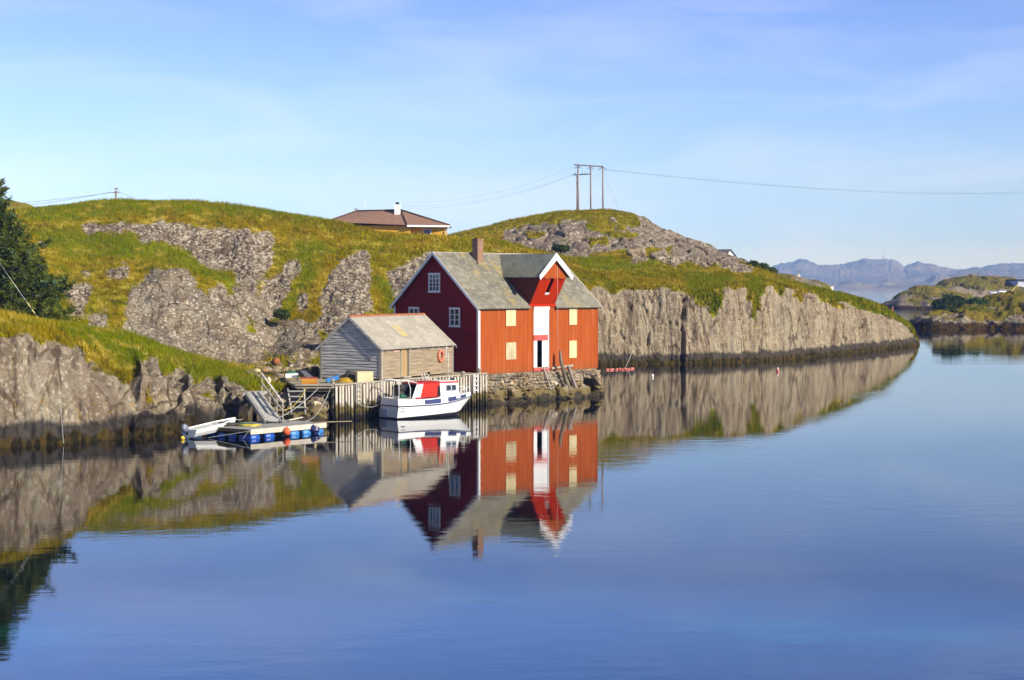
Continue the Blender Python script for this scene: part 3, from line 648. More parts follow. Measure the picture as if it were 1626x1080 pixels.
LUSH = [[(60,362),(190,376),(262,386),(335,425),(402,468),(410,498),(330,450),(250,422),(180,405),(70,392)], [(30,300),(330,300),(520,336),(520,352),(400,344),(330,338),(200,334),(40,352)],
 [(60,508),(200,528),(300,564),(420,600),(420,622),(330,606),(240,585),(150,556)], [(470,380),(520,380),(505,440),(450,520),(430,500),(470,440)], [(600,440),(620,440),(700,560),(620,560)],
 [(900,404),(990,410),(1060,414),(1010,424),(960,430),(930,430)], [(1085,440),(1160,440),(1150,530),(1110,500)], [(1180,440),(1216,440),(1210,545),(1190,500)], [(1240,440),(1460,505),(1460,530),(1380,498),(1300,470)]]
lush = np.zeros(XX.shape)
for p in LUSH: lush = np.maximum(lush, inpoly(px_, py_, p).astype(float))
for _ in range(6): lush[1:-1, 1:-1] = (lush[1:-1,1:-1]*2 + lush[:-2,1:-1] + lush[2:,1:-1] + lush[1:-1,:-2] + lush[1:-1,2:]) / 6
quayzone = (XX > 385) & (XX < 920) & (VV < 5.5)
G = (~rock).astype(float)
for _ in range(22): G[1:-1, 1:-1] = (G[1:-1,1:-1]*2 + G[:-2,1:-1] + G[2:,1:-1] + G[1:-1,:-2] + G[1:-1,2:]) / 6
rk = 1 - G
# relief
fl = np.stack([P[...,0]*0.55, P[...,1]*0.25, P[...,2]*0.12], -1)
cliffw = np.clip((VV - 0.8) / 0.6, 0, 1) * np.clip((3.5 - VV) / 0.6, 0, 1)
left = XX < 400
A = fbm(fl, 4, 3) * np.where(left, 0.60, 0.28)
ridg = (1 - np.abs(fbm(P * np.array([0.42, 0.25, 0.13]), 3, 21)) * 3.0).clip(0, 1) ** 2
cr = np.zeros(XX.shape)
for c0, wd, dep, sl_ in ((1087, 3.0, 1.5, 3), (1192, 3.0, 1.3, -3), (1202, 3.5, 2.0, 4), (1328, 3.2, 2.4, 2), (1148, 2.0, 0.7, 2), (1255, 2.2, 0.8, -3), (1033, 2.0, 0.6, 3),
                         (233, 5, 1.7, 6), (262, 4, 1.2, 0), (287, 7, 1.6, -4), (213, 5, 1.3, 4), (318, 4, 1.3, 3), (343, 4.5, 1.2, 0), (150, 5, 0.6, -5), (367, 3.5, 0.9, 0)):
    cx = c0 + sl_ * (P[..., 2] - 4) / 4 + 3 * fbm(np.stack([P[..., 2]*0.6, XX*0 + c0, XX*0], -1), 3, 4)
    if c0 > 900: dep *= 0.45; wd *= 0.6
    cr += dep * np.exp(-0.5 * ((XX - cx) / wd) ** 2)
dsp = cliffw * (A - 0.15 * ridg - cr)
rr = fbm(P / 2.6, 5, 13, 0.55); cd_, ce_, cv_ = cells(P / np.array([1.7, 1.7, 1.2]), 6)
small = fbm(P / 0.7, 3, 19)
jx, je, jv = cells(P * np.array([0.50, 0.30, 0.16]) + 0.12 * fbm(P / 2.0, 3, 88)[..., None], 96)
dsp += rk * (0.22 * rr + 0.10 * small + cliffw * (np.where(left, 0.34, 0.20) * (jv - 0.5) - 0.22 * np.clip(1 - je * 14, 0, 1)) + (1 - cliffw) * (0.16 * (cv_ - 0.5) - 0.15 * np.clip(1 - ce_ * 8, 0, 1)))
lowrock = cliffw * np.clip((XX - 205) / 25, 0, 1) * np.clip((400 - XX) / 10, 0, 1)
bx, be, bv = cells(P * np.array([0.55, 0.45, 0.50]), 123)
dsp += lowrock * (0.9 * (bv - 0.5) - 0.5 * np.clip(1 - be * 7, 0, 1) + 0.5 * rr)
fl2 = fbm(np.stack([P[...,0]*1.5, P[...,1]*0.7, P[...,2]*0.22], -1), 3, 47)
dsp += cliffw * (0.30 * fl2 - 0.30 * (1 - np.abs(fl2) * 5).clip(0, 1))
d2_, e2_, v2_ = cells(P / np.array([0.62, 0.8, 0.5]), 36)
slab = inpoly(px_, py_, RK[3]) | inpoly(px_, py_, RK[4]) | inpoly(px_, py_, RK[5])
dsp += hill_zone * rk * np.where(slab, 0.05, 0.34) * ((v2_ - 0.5) * 0.9 + 0.5 - d2_)
dsp += (1 - rk) * (0.30 * fbm(P / 4.5, 4, 29) + 0.10 * small) + (VV > 5) * 1.2 * fbm(P / 13.0, 3, 41) * np.clip((9 - VV), 0, 1)
dsp += hill_zone * rk * 0.12
dsp *= np.where(VV < 1, 0.4, 1)
qf = np.where(quayzone, 0.28, 1.0)
qf = smooth_cols(qf, 6)
N2 = N.copy(); N2[VV < 3.2] *= np.array([1, 1, 0.4])
P2 = P + N2 * (dsp * qf)[..., None]
crest_keep = np.clip((VV - 8.3) / 0.6, 0, 1)[..., None] * 0.75
P2 = P2 * (1 - crest_keep) + P * crest_keep
F = grid_faces(*XX.shape)
hill = tag(mesh_np('hillside', P2.reshape(-1, 3), F, M['land'], True, {'grass': G, 'lush': lush, 'rubble': (hill_zone & ~slab).astype(float), 'cliff': np.clip((4.2 - VV) / 1.0, 0, 1)}), 'grassy conglomerate hill ending in grey cliffs along the inlet', 'hill', kind='structure')

LNP, LX, LG, LV, LPY = P2, XX, G, VV, PY

# ------------------------------------------------------------------ knoll behind, brown hill at far left
def K(x, base_d, crest_d, ycrest, y1=None):
    zc = float(px_point(x, ycrest, crest_d)[2]); zb = min(zc - 0.5, 9.0)
    return (x, [(base_d - 22, zb - 3.5), (base_d, zb + 1), (base_d + (crest_d-base_d)*0.35, zb + 1 + (zc-zb-1)*0.50), (base_d + (crest_d-base_d)*0.7, zb+1+(zc-zb-1)*0.84), (crest_d, zc), (crest_d+25, zc-2.5), (crest_d+80, -1)])
kn = [K(640, 240, 270, 395), K(700, 240, 272, 380), K(740, 238, 274, 369), K(800, 236, 276, 355), K(850, 235, 277, 345), K(890, 234, 277, 337), K(925, 234, 277, 337.5), K(957, 234, 277, 335),
      K(985, 234, 276, 338), K(1007, 234, 275, 343), K(1040, 234, 273, 356), K(1073, 235, 270, 373), K(1100, 235, 266, 382), K(1123, 235, 262, 391), K(1157, 235, 256, 406), K(1185, 234, 250, 419), K(1215, 232, 244, 432), K(1240, 228, 238, 452), K(1262, 226, 234, 470)]
P, XX, PY, VV = build_land(kn, [6, 60, 60, 50, 12, 6], 1.5, 5)
N = normals(P)
px_ = XX + 12*fbm(np.stack([XX/12, PY/8, XX*0], -1), 4, 61); py_ = PY + 8*fbm(np.stack([XX/12, PY/8, XX*0+4], -1), 4, 62)
KG = [[(600,330),(960,330),(1010,345),(1012,362),(985,366),(975,352),(920,355),(880,356),(830,362),(800,372),(803,384),(830,392),(860,404),(700,460),(600,460)],
      [(945,352),(975,355),(972,376),(945,372),(930,366)], [(930,382),(965,380),(960,392),(930,391)], [(838,372),(862,372),(856,382),(840,382)],
      [(930,404),(1000,400),(1062,396),(1060,420),(930,430)], [(1120,415),(1280,432),(1280,470),(1120,470)], [(960,366),(1010,372),(1005,380),(965,378)]]
g = np.zeros(XX.shape, bool)
for p in KG: g |= inpoly(px_, py_, p)
G = g.astype(float)
for _ in range(2): G[1:-1, 1:-1] = (G[1:-1,1:-1]*2 + G[:-2,1:-1] + G[2:,1:-1] + G[1:-1,:-2] + G[1:-1,2:]) / 6
cd_, ce_, cv_ = cells(P / np.array([3.0, 3.0, 2.0]), 16)
dsp = (1-G) * (0.9*fbm(P/5.0, 5, 63, 0.6) + 0.5*(cv_-0.5) - 0.4*np.clip(1-ce_*6, 0, 1)) + G*0.4*fbm(P/5, 4, 65) + 0.3
keep = np.clip((VV - 3.4) / 0.6, 0, 1) * 0.6
P2k = P + N * (dsp * (1 - keep))[..., None]
tag(mesh_np('rocky_knoll', P2k.reshape(-1, 3), grid_faces(*XX.shape), M['knoll'], True, {'grass': G}), 'round rocky knoll patched with grass behind the cliff', 'hill', kind='structure')
KNP, KNX, KNG, KNV = P2k, XX, G, VV

bh = [(x, [(225, 4), (240, 12), (255, zz), (275, zz - 2), (320, -1)]) for x, zz in ((-400, 18), (-100, 22.5), (-20, 23.5), (20, 23.2), (40, 22.4), (62, 21.0), (90, 18.5), (130, 14), (180, 8))]
P, XX, PY, VV = build_land(bh, [12, 22, 8, 4], 4, 3)
P = P + normals(P) * (0.8 * fbm(P / 5, 4, 71))[..., None]
tag(mesh_np('far_hill', P.reshape(-1, 3), grid_faces(*XX.shape), M['knoll'], True, {'grass': 0.8 + 0.4 * fbm(P/6, 4, 72)}), 'low brown hill showing beyond the spruce', 'hill', kind='structure')

# ------------------------------------------------------------------ islands and far land on the right
def isl(name, label, st_, segs, step, amp=0.5, sc_=3.0, gthr=2.3, mat='island', seed=0, smc=3):
    P, XX, PY, VV = build_land(st_, segs, step, smc); N = normals(P)
    n = fbm(P / sc_, 5, 100 + seed, 0.55); cd_, ce_, cv_ = cells(P / (sc_ * 0.8), 200 + seed)
    w_ = np.clip(VV, 0, 1)
    P = P + N * (w_ * (amp * n + amp * 0.5 * (cv_ - 0.5)))[..., None]
    G = (VV + 0.8 * fbm(P / (sc_ * 1.5), 4, 300 + seed) > gthr).astype(float)
    G = np.where(fbm(P / (sc_ * 3.2), 4, 400 + seed) > 0.30, 0, G)
    return tag(mesh_np(name, P.reshape(-1, 3), grid_faces(*XX.shape), M[mat], True, {'grass': G}), label, 'island', kind='structure')
def I(x, shore, top, crest, back):  # top: (d, y) rock top; crest: (d, y)
    return (x, [(shore - 4, -1.5), (shore, 0.1), top, crest, (back, 0.5), (back + 15, -2)])
isl('near_islet', 'low dark islet with a pale rock shelf and kelp shore', [
 (1440, [(330,-2),(333,-1),(336,-0.6),(340,-.6),(344,-1),(350,-2)]),
 I(1449, 333, (336, 516), (340, 513), 352), I(1462, 331, (335, 507), (342, 503), 358), I(1485, 330, (334, 502), (344, 495), 366), I(1510, 329, (333, 503), (346, 494), 372),
 I(1535, 330, (334, 499), (350, 490), 378), I(1552, 331, (334, 502), (352, 488), 382), I(1566, 332, (337, 500), (365, 476), 395), I(1585, 331, (336, 495), (375, 468), 400),
 I(1610, 330, (336, 487), (380, 465), 405), I(1650, 330, (336, 485), (382, 463), 410), I(1780, 328, (336, 480), (384, 462), 410)], [4, 34, 40, 16, 4], 1.2, 1.9, 4.2, 1.75, seed=1)
isl('middle_island', 'low grass covered island with a dark rocky tip', [
 (1385, [(640,-2),(645,-1),(650,-.6),(655,-.6),(665,-1),(680,-2)]),
 I(1398, 645, (650, 488), (656, 485), 675), I(1412, 635, (645, 482), (665, 478), 700), I(1428, 628, (640, 479), (675, 468), 715), I(1452, 622, (635, 477), (685, 461), 725), I(1478, 618, (633, 477), (690, 457.5), 730),
 I(1505, 615, (632, 476), (690, 460), 730), I(1540, 612, (630, 480), (680, 471), 725), I(1580, 610, (630, 482), (680, 474), 725), I(1700, 610, (630, 480), (680, 470), 725)], [4, 20, 34, 14, 4], 1.2, 2.2, 8, 1.6, seed=2)
isl('domed_island', 'broad brown green domed island with pale outcrops', [
 (1478, [(770,-2),(775,-1),(780,-.6),(790,-.6),(800,-1),(830,-2)]),
 I(1486, 770, (785, 459), (820, 456), 860), I(1500, 765, (785, 457), (830, 447), 880), I(1520, 765, (785, 458), (840, 441), 900), I(1546, 765, (785, 460), (840, 438.5), 910), I(1580, 765, (785, 460), (840, 439.5), 910),
 I(1605, 765, (785, 461), (840, 443), 905), I(1618, 765, (785, 461), (840, 448), 900), I(1640, 765, (785, 462), (840, 452), 900), I(1750, 765, (785, 462), (840, 455), 900)], [4, 22, 36, 14, 4], 1.2, 2.8, 11, 2.0, seed=3)
isl('dark_peninsula', 'dark heather covered point behind the cliff end', [
 I(1190, 560, (566, 444), (600, 434), 660), I(1215, 560, (566, 446), (600, 433.5), 660), I(1240, 560, (568, 450), (600, 435.5), 660), I(1270, 560, (568, 455), (600, 440), 655), I(1298, 560, (568, 458), (598, 444), 650),
 I(1315, 562, (570, 466), (596, 452), 640), I(1325, 565, (572, 478), (592, 461), 630), (1332, [(570,-2),(575,-1),(580,-.6),(590,-.6),(600,-1),(610,-2)])], [4, 16, 24, 10, 4], 1.2, 1.4, 7, 1.9, seed=4)

def mountains(name, label, pts, d, mat, depth, seed, rough):
    xs = np.array([p[0] for p in pts], float); ys = np.array([p[1] for p in pts], float)
    X = np.arange(xs[0], xs[-1], 1.2); Y = np.interp(X, xs, ys); Y = smooth_cols(Y[None], 1)[0]
    zc = px_point(X, Y, d)[2]; zc = zc + rough * fbm(np.stack([X/5, X*0, X*0], -1), 4, seed)
    rows = []
    for k, t in enumerate(np.linspace(0, 1, 46)):
        dd = d - depth * (1 - t); z = zc * (t ** 0.75); rows.append((dd + 0*z, z))
    for t in (1.15, 1.5): rows.append((d + depth * (t-1) + 0*zc, zc * (1.5 - t)))
    D = np.array([r[0] for r in rows]); Z = np.array([r[1] for r in rows])
    P = np.stack([(X[None] - CX) / FPX * D / ct, D, Z], -1)
    T = np.linspace(0, 1, len(rows))[:, None]; env = np.sin(np.clip(T * 1.02, 0, 1) * math.pi)
    hgt = zc.max()
    n = fbm(P / (hgt * 1.6), 5, seed + 9, 0.55); nr = 1 - np.abs(fbm(P / (hgt * 2.4), 4, seed + 19)) * 2
    P[..., 2] += env * hgt * 0.24 * (n + nr * 0.9 - 0.4) + env * hgt * 0.06 * fbm(P / (hgt * 0.4), 3, seed + 29); P[0, :, 2] = -2
    P[..., 2] = np.minimum(P[..., 2], 400); P[..., 0] += env * 30 * vnoise(P / 200, 3)
    tag(mesh_np(name, P.reshape(-1, 3), grid_faces(*P.shape[:2]), M[mat], True), label, 'mountain', kind='structure')
mountains('mountains', 'hazy blue mountains on the far shore', [(1120, 440), (1190, 433), (1213, 427), (1244, 417.6), (1258, 417), (1268, 412), (1274, 411), (1284, 415), (1297, 422), (1338, 419), (1355, 415), (1372, 411), (1412, 412), (1424, 417), (1434, 424), (1445, 419), (1456, 415.5), (1466, 418), (1475, 418), (1495, 424), (1524, 428), (1540, 425), (1556, 425), (1570, 421), (1587, 419), (1626, 419), (1700, 424), (1800, 418)], 8600, 'mountain', 1700, 5, 7)
mountains('coastal_hills', 'low rocky hills along the far shore', [(1150, 455), (1300, 456), (1325, 452), (1338, 446), (1350, 444), (1365, 450), (1380, 450), (1395, 446), (1409, 442), (1422, 447), (1440, 449), (1468, 447), (1480, 438), (1490, 434.5), (1505, 438), (1514, 435), (1534, 429), (1550, 428.5), (1575, 435), (1626, 440), (1800, 440)], 6000, 'near_mountain', 500, 8, 4)

# ------------------------------------------------------------------ grass blades
LUSHV = lush
def scatter_grass(P, X, G, V, n, hmin, hmax, cond=None, seed=1):
    rs = np.random.RandomState(seed)
    a = P[:-1, :-1]; b = P[:-1, 1:]; c = P[1:, :-1]
    area = np.linalg.norm(np.cross(b - a, c - a), axis=-1) * (G[:-1, :-1] + 0.75 * fbm(a / 0.9, 3, 222) > 0.55)
    if cond is not None: area = area * cond[:-1, :-1]
    # nearer turf is thicker, far turf thinner
    area = area / np.maximum(a[..., 1], 60) ** 1.2
    p = area.ravel() / area.sum(); idx = rs.choice(p.size, n, p=p); nc = area.shape[1]
    r, cc = idx // nc, idx % nc; u, v = rs.rand(n, 1), rs.rand(n, 1)
    base = P[r, cc] + (P[r, cc+1] - P[r, cc]) * u + (P[r+1, cc] - P[r, cc]) * v
    L = LUSHV[r, cc] if P is LNP else np.zeros(n)
    return np.concatenate([base, L[:, None]], 1)

def blades(base, hmin, hmax, width, seed, nb=3):
    lu = base[:, 3]; base = base[:, :3]; lus = []
    rs = np.random.RandomState(seed); n = len(base)
    hh = (hmin + (hmax - hmin) * rs.rand(n) ** 1.5) * (0.65 + 0.7 * np.clip(fbm(base / 5.0, 3, 55) + 0.5, 0, 1))
    big = np.clip(fbm(base / 9.0, 3, 66) * 1.6 + 0.5, 0, 1)
    tris, tints = [], []
    for k in range(nb):
        a = rs.rand(n) * 2 * math.pi; lean = 0.15 + 0.55 * rs.rand(n); off = (rs.rand(n, 2) - 0.5) * 0.25
        dx, dy = np.cos(a), np.sin(a); h = hh * (0.7 + 0.5 * rs.rand(n)); wd = width * (0.6 + 0.8 * rs.rand(n)) * (0.5 + base[:, 1] / 220.0)
        f = rs.rand(n) * math.pi
        b0 = base + np.stack([off[:, 0] - np.cos(f) * wd, off[:, 1] - np.sin(f) * wd, -0.06 + 0*h], -1)
        b1 = base + np.stack([off[:, 0] + np.cos(f) * wd, off[:, 1] + np.sin(f) * wd, -0.06 + 0*h], -1)
        t = base + np.stack([off[:, 0] + dx * lean * h, off[:, 1] + dy * lean * h, h], -1)
        tris.append(np.stack([b0, b1, t], 1)); ti = np.clip(0.45 * rs.rand(n) + 0.55 * big, 0, 1); tints.append(np.repeat((ti * (1 - 0.6 * lu))[:, None], 3, 1)); lus.append(np.repeat(lu[:, None], 3, 1))
    T = np.concatenate(tris).reshape(-1, 3); ti = np.concatenate(tints).ravel()
    return T, ti, np.concatenate(lus).ravel()
gb1 = scatter_grass(LNP, LX, LG, LV, 170000, 0, 0, (LV > 2.0) & (LV < 9.6), 1)
gb2 = scatter_grass(LNP, LX, LG, LV, 22000, 0, 0, (LV > 2.2) & (LV < 4.2) & (LX < 400), 2)
gb3 = scatter_grass(LNP, LX, LG, LV, 26000, 0, 0, (LV > 2.2) & (LV < 6) & (LX > 900), 5)
gb4 = scatter_grass(KNP, KNX, KNG, KNV, 26000, 0, 0, (KNV > 0.8) & (KNV < 4.4), 3)
T, ti, lu_ = blades(np.concatenate([gb1, gb2, gb3, gb4]), 0.10, 0.42, 0.035, 4)
tag(mesh_np('grass', T, np.arange(len(T)).reshape(-1, 3), M['grass'], False, {'tint': ti, 'lush': lu_}), 'long green and straw coloured grass over the hill', 'grass', kind='stuff')

# ------------------------------------------------------------------ red warehouse
WL, WD, ZB, ZE, ZR = 13.4, 9.65, 2.2, 7.32, 11.4
wh = thing('warehouse', 'two storey red wooden warehouse with slate roof and hoist dormer', 'warehouse', (-2.52, 120.0, 0), math.atan2(9.5, 9.46))
SL = (ZR - ZE) / (WD / 2)
def roofz(y): return ZE + SL * (y if y < WD/2 else WD - y)
# front wall of vertical boards, open at the doors
b = MB(); x = 0.0; k = 0
while x < WL - 0.01:
    x1 = min(x + 0.15, WL); lo, hi = ZB, ZE - 0.02
    off = rnd.uniform(-0.006, 0.002)
    if x1 > 5.9 and x < 7.72:
        x = x1; k += 1; continue
    b.box(x, x1 - 0.010, off - 0.03, off + 0.02, lo + rnd.uniform(-0.02, 0.01), hi); x = x1; k += 1
b.box(0, 5.9, 0.02, 0.12, ZB, ZE - 0.05); b.box(7.72, WL, 0.02, 0.12, ZB, ZE - 0.05)
b.box(5.88, 5.94, -0.05, 0.12, ZB, ZE); b.box(7.70, 7.76, -0.05, 0.12, ZB, ZE)
fw = b.build('front_wall', M['red_front'], wh)
def clap(b, face, half, z0, z1, course, tilt, gable=None):
    """courses of lapped boards; face(t, o, z) places a point at run t, outward offset o"""
    z = z0
    while z < z1 - 0.02:
        zt = min(z + course, z1)
        t0, t1 = half(z + 0.001), half(zt - 0.001)
        if t0[1] - t0[0] > 0.1:
            a0, a1 = t0; c0, c1 = t1 if t1[1] - t1[0] > 0.02 else ((t0[0]+t0[1])/2 - .01, (t0[0]+t0[1])/2 + .01)
            vs = [face(a0, 0.0, z), face(a1, 0.0, z), face(c1, 0.0, zt), face(c0, 0.0, zt), face(a0, tilt, z), face(a1, tilt, z), face(c1, 0.006, zt), face(c0, 0.006, zt)]
            b.add(vs, [(0,1,2,3),(4,7,6,5),(0,4,5,1),(1,5,6,2),(2,6,7,3),(3,7,4,0)])
        z = zt
b = MB()
def gh(z): return (0.0, WD) if z <= ZE else (((z-ZE)/SL), WD - (z-ZE)/SL)
clap(b, lambda t, o, z: (-0.02 - o, t, z), gh, ZB, ZR - 0.1, 0.17, 0.035)
b.prism([(0.0, 0, ZB), (0.0, WD, ZB), (0.0, WD, ZE), (0.0, WD/2, ZR - 0.05), (0.0, 0, ZE)], (1, 0, 0), 0.1)
b.build('gable_wall', M['red_gable'], wh)
b = MB(); b.prism([(WL-0.1, 0.15, ZB), (WL-0.1, WD, ZB), (WL-0.1, WD, ZE), (WL-0.1, WD/2, ZR - 0.05), (WL-0.1, 0.15, ZE)], (1, 0, 0), 0.1)
b.box(0.1, WL-0.1, WD-0.1, WD, ZB, ZE - 0.05)
b.build('rear_wall', M['red_gable'], wh)
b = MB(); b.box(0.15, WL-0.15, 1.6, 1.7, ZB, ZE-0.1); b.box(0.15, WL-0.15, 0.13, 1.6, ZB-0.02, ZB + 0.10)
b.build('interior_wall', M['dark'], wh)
def uvroof(o, ax=0):
    me = o.data; uv = me.uv_layers.new(name='UVMap')
    for p in me.polygons:
        for li in p.loop_indices:
            co = me.vertices[me.loops[li].vertex_index].co
            if ax == 0: uv.data[li].uv = (co.x, math.hypot(co.z, co.z / SL) if True else 0)
            else: uv.data[li].uv = (co.y, co.z * 1.4)
    return o
def roof_slab(b, x0, x1, ya, za, yb, zb, th):
    """sloping slab between lines (ya, za) and (yb, zb)"""
    d = Vector((0, yb-ya, zb-za)).normalized(); n = Vector((0, -d.z, d.y)) * th
    if n.z < 0: n = -n
    p = [Vector((x0, ya, za)), Vector((x1, ya, za)), Vector((x1, yb, zb)), Vector((x0, yb, zb))]
    return b.add(p + [q + n for q in p], [(0,3,2,1),(4,5,6,7),(0,1,5,4),(1,2,6,5),(2,3,7,6),(3,0,4,7)])
EO = 0.28
b = MB()
# front slope is cut where the dormer stands: left piece, right piece, top strip
DX0, DX1 = 5.12, 8.62; DM = (DX0 + DX1) / 2
GO = 0.32
def fz(y): return ZE + 0.03 + SL * y
roof_slab(b, -GO, DX0 + 0.3, -EO, fz(-EO), WD/2, fz(WD/2), 0.09)
roof_slab(b, DX1 - 0.3, WL + GO, -EO, fz(-EO), WD/2, fz(WD/2), 0.09)
roof_slab(b, DX0 + 0.3, DX1 - 0.3, 2.2, fz(2.2), WD/2, fz(WD/2), 0.09)
roof_slab(b, -GO, WL + GO, WD + EO, fz(-EO), WD/2, fz(WD/2), 0.09)
rf = uvroof(b.build('roof', M['slate'], wh))
b = MB(); b.bar((-GO, WD/2, ZR + 0.11), (WL + GO, WD/2, ZR + 0.11), 0.22, 0.07)
b.build('ridge_cap', M['fibre'], rf)
# chimney
b = MB(); cy0, cx0 = 4.15, 3.9
b.box(cx0-0.31, cx0+0.31, cy0-0.31, cy0+0.31, ZR-1.2, 12.62); b.box(cx0-0.35, cx0+0.35, cy0-0.35, cy0+0.35, 12.50, 12.60)
ch = b.build('chimney', M['brick'], rf)
b = MB(); b.box(cx0-0.24, cx0+0.24, cy0-0.24, cy0+0.24, 12.63, 12.66); b.build('flue', M['dark'], ch)
b = MB(); b.box(cx0-0.40, cx0+0.40, cy0-0.50, cy0+0.36, ZR-0.95, ZR-0.62); b.build('flashing', simple('lead_flashing', (0.30, 0.24, 0.12), None, 3, 0.7), ch)
# bargeboards, corner boards
for xo, nm in ((-GO - 0.03, 'bargeboard'), (WL + GO, 'bargeboard')):
    for s_ in (0, 1):
        y0 = -EO - 0.02; b = MB()
        ya, yb = (y0, WD/2) if s_ == 0 else (WD - y0, WD/2)
        za, zb = fz(y0) + 0.11, fz(WD/2) + 0.14
        b.add([(xo, ya, za-0.24), (xo, yb, zb-0.27), (xo, yb, zb), (xo, ya, za), (xo+0.035, ya, za-0.24), (xo+0.035, yb, zb-0.27), (xo+0.035, yb, zb), (xo+0.035, ya, za)],
              [(0,1,2,3),(7,6,5,4),(0,4,5,1),(1,5,6,2),(2,6,7,3),(3,7,4,0)])
        b.build('bargeboard', M['white'], wh)
b = MB(); b.box(-0.09, 0.10, -0.075, -0.05, ZB, ZE - 0.02); b.box(-0.09, -0.06, -0.05, 0.12, ZB, ZE + 0.02); b.build('corner_board', M['white'], wh)
b = MB(); b.box(-0.09, -0.06, WD - 0.15, WD + 0.03, ZB, ZE); b.build('corner_board', M['white'], wh)
b = MB(); b.box(WL - 0.06, WL + 0.05, -0.075, -0.05, ZB, ZE - 0.02); b.build('corner_board', M['red_front'], wh)
# dark strips standing in for the shadow under the eaves
MB().box(0.12, 5.3, -0.10, -0.055, ZE - 0.12, ZE - 0.0).build('eave_shadow_strip', M['old_timber'], wh); MB().box(8.4, WL-0.08, -0.10, -0.055, ZE - 0.12, ZE - 0.0).build('eave_shadow_strip', M['old_timber'], wh)
# windows in the gable
def gwin(y0, y1, z0, z1, cols, rows):
    b = MB(); X0, X1 = -0.13, -0.05; fr = 0.11
    b.box(X0, X1, y0, y0+fr, z0, z1); b.box(X0, X1, y1-fr, y1, z0, z1); b.box(X0+0.002, X1, y0+fr, y1-fr, z0, z0+fr); b.box(X0+0.002, X1, y0+fr, y1-fr, z1-fr, z1)
    b.box(X0-0.05, X1, y0-0.05, y1+0.05, z0-0.05, z0)
    b.box(X0-0.04, X1, y0-0.03, y1+0.03, z1, z1+0.04)
    for i in range(1, cols):
        yy = y0 + fr + (y1-y0-2*fr) * i / cols; t = 0.035 if not (cols == 2) else 0.05
        b.box(X0+0.01, X1-0.01, yy-t, yy+t, z0+fr, z1-fr)
    for j in range(1, rows):
        zz = z0 + fr + (z1-z0-2*fr) * j / rows; b.box(X0+0.015, X1-0.005, y0+fr, y1-fr, zz-0.022, zz+0.022)
    f = b.build('window', M['white'], wh)
    b = MB(); b.box(-0.085, -0.06, y0+fr, y1-fr, z0+fr, z1-fr); b.build('pane', M['glass'], f); return f
gwin(4.23, 5.52, 8.42, 9.86, 3, 4); gwin(1.98, 3.13, 5.78, 7.2, 2, 3); gwin(6.66, 7.84, 5.78, 7.2, 2, 3)
# gable door by the shed
b = MB(); b.box(-0.10, -0.05, 2.85, 3.95, ZB+0.1, 4.4); dd = b.build('side_door', M['dark'], wh)
b = MB(); b.box(-0.16, -0.05, 2.70, 2.85, ZB+0.1, 4.45); b.box(-0.16, -0.05, 3.95, 4.1, ZB+0.1, 4.45); b.build('door_frame', M['white'], dd)
b = MB(); b.box(-0.17, -0.05, 2.62, 4.2, 4.45, 4.60); b.build('lintel', M['red_lintel'], dd)
# boarded windows
for (x0, x1, z0, z1, m_) in ((2.85, 3.92, 5.80, 7.20, 'cream'), (2.85, 3.95, 3.22, 4.53, 'cream_dirty'), (10.0, 10.9, 5.78, 7.16, 'cream'), (10.0, 10.88, 3.12, 4.50, 'cream')):
    b = MB(); b.box(x0, x1, -0.085, -0.055, z0, z1); o = b.build('shutter', M[m_], wh)
    b = MB(); b.box(x0-0.03, x0-0.002, -0.075, -0.055, z0, z1); b.box(x1+0.002, x1+0.03, -0.075, -0.055, z0, z1); b.box(x0-0.03, x1+0.03, -0.075, -0.055, z0-0.04, z0-0.002); b.build('shutter_trim', M['red_front'], o)
    if m_ == 'cream_dirty': tag(o, 'stained cream board over the lower left window')
# cargo doors
b = MB(); b.box(5.96, 7.50, -0.02, 0.03, 5.04, 7.0)
for i in range(9): b.box(5.96 + i*0.171, 5.96 + i*0.171 + 0.165, -0.035, -0.02, 5.04, 7.0)
up = b.build('loft_door', M['white_door'], wh)
b = MB(); b.box(5.94, 7.70, -0.10, 0.02, 7.02, 7.26); b.build('door_head', M['white'], up)
b = MB(); b.box(7.52, 7.69, -0.045, 0.02, 2.5, 7.0); b.build('door_jamb', simple('grey_jamb', (0.55, 0.57, 0.60), None, 2, 0.6), wh)
b = MB(); b.box(5.95, 7.50, -0.09, 0.03, 4.62, 5.02); b.build('lintel', M['red_lintel'], wh)
b = MB(); b.box(5.96, 6.34, -0.03, 0.02, 2.52, 4.60); b.build('door_leaf', M['white_door'], wh)
b = MB(); b.box(6.90, 7.50, -0.03, 0.02, 2.52, 4.60); b.build('door_leaf', M['white_door'], wh)
b = MB(); b.box(5.9, 7.72, -0.10, 0.12, ZB, 2.50); b.build('sill', M['red_lintel'], wh)
b = MB(); b.box(5.9, 7.72, -0.12, -0.06, 2.45, 2.505); b.build('threshold', M['post_wood'], wh)
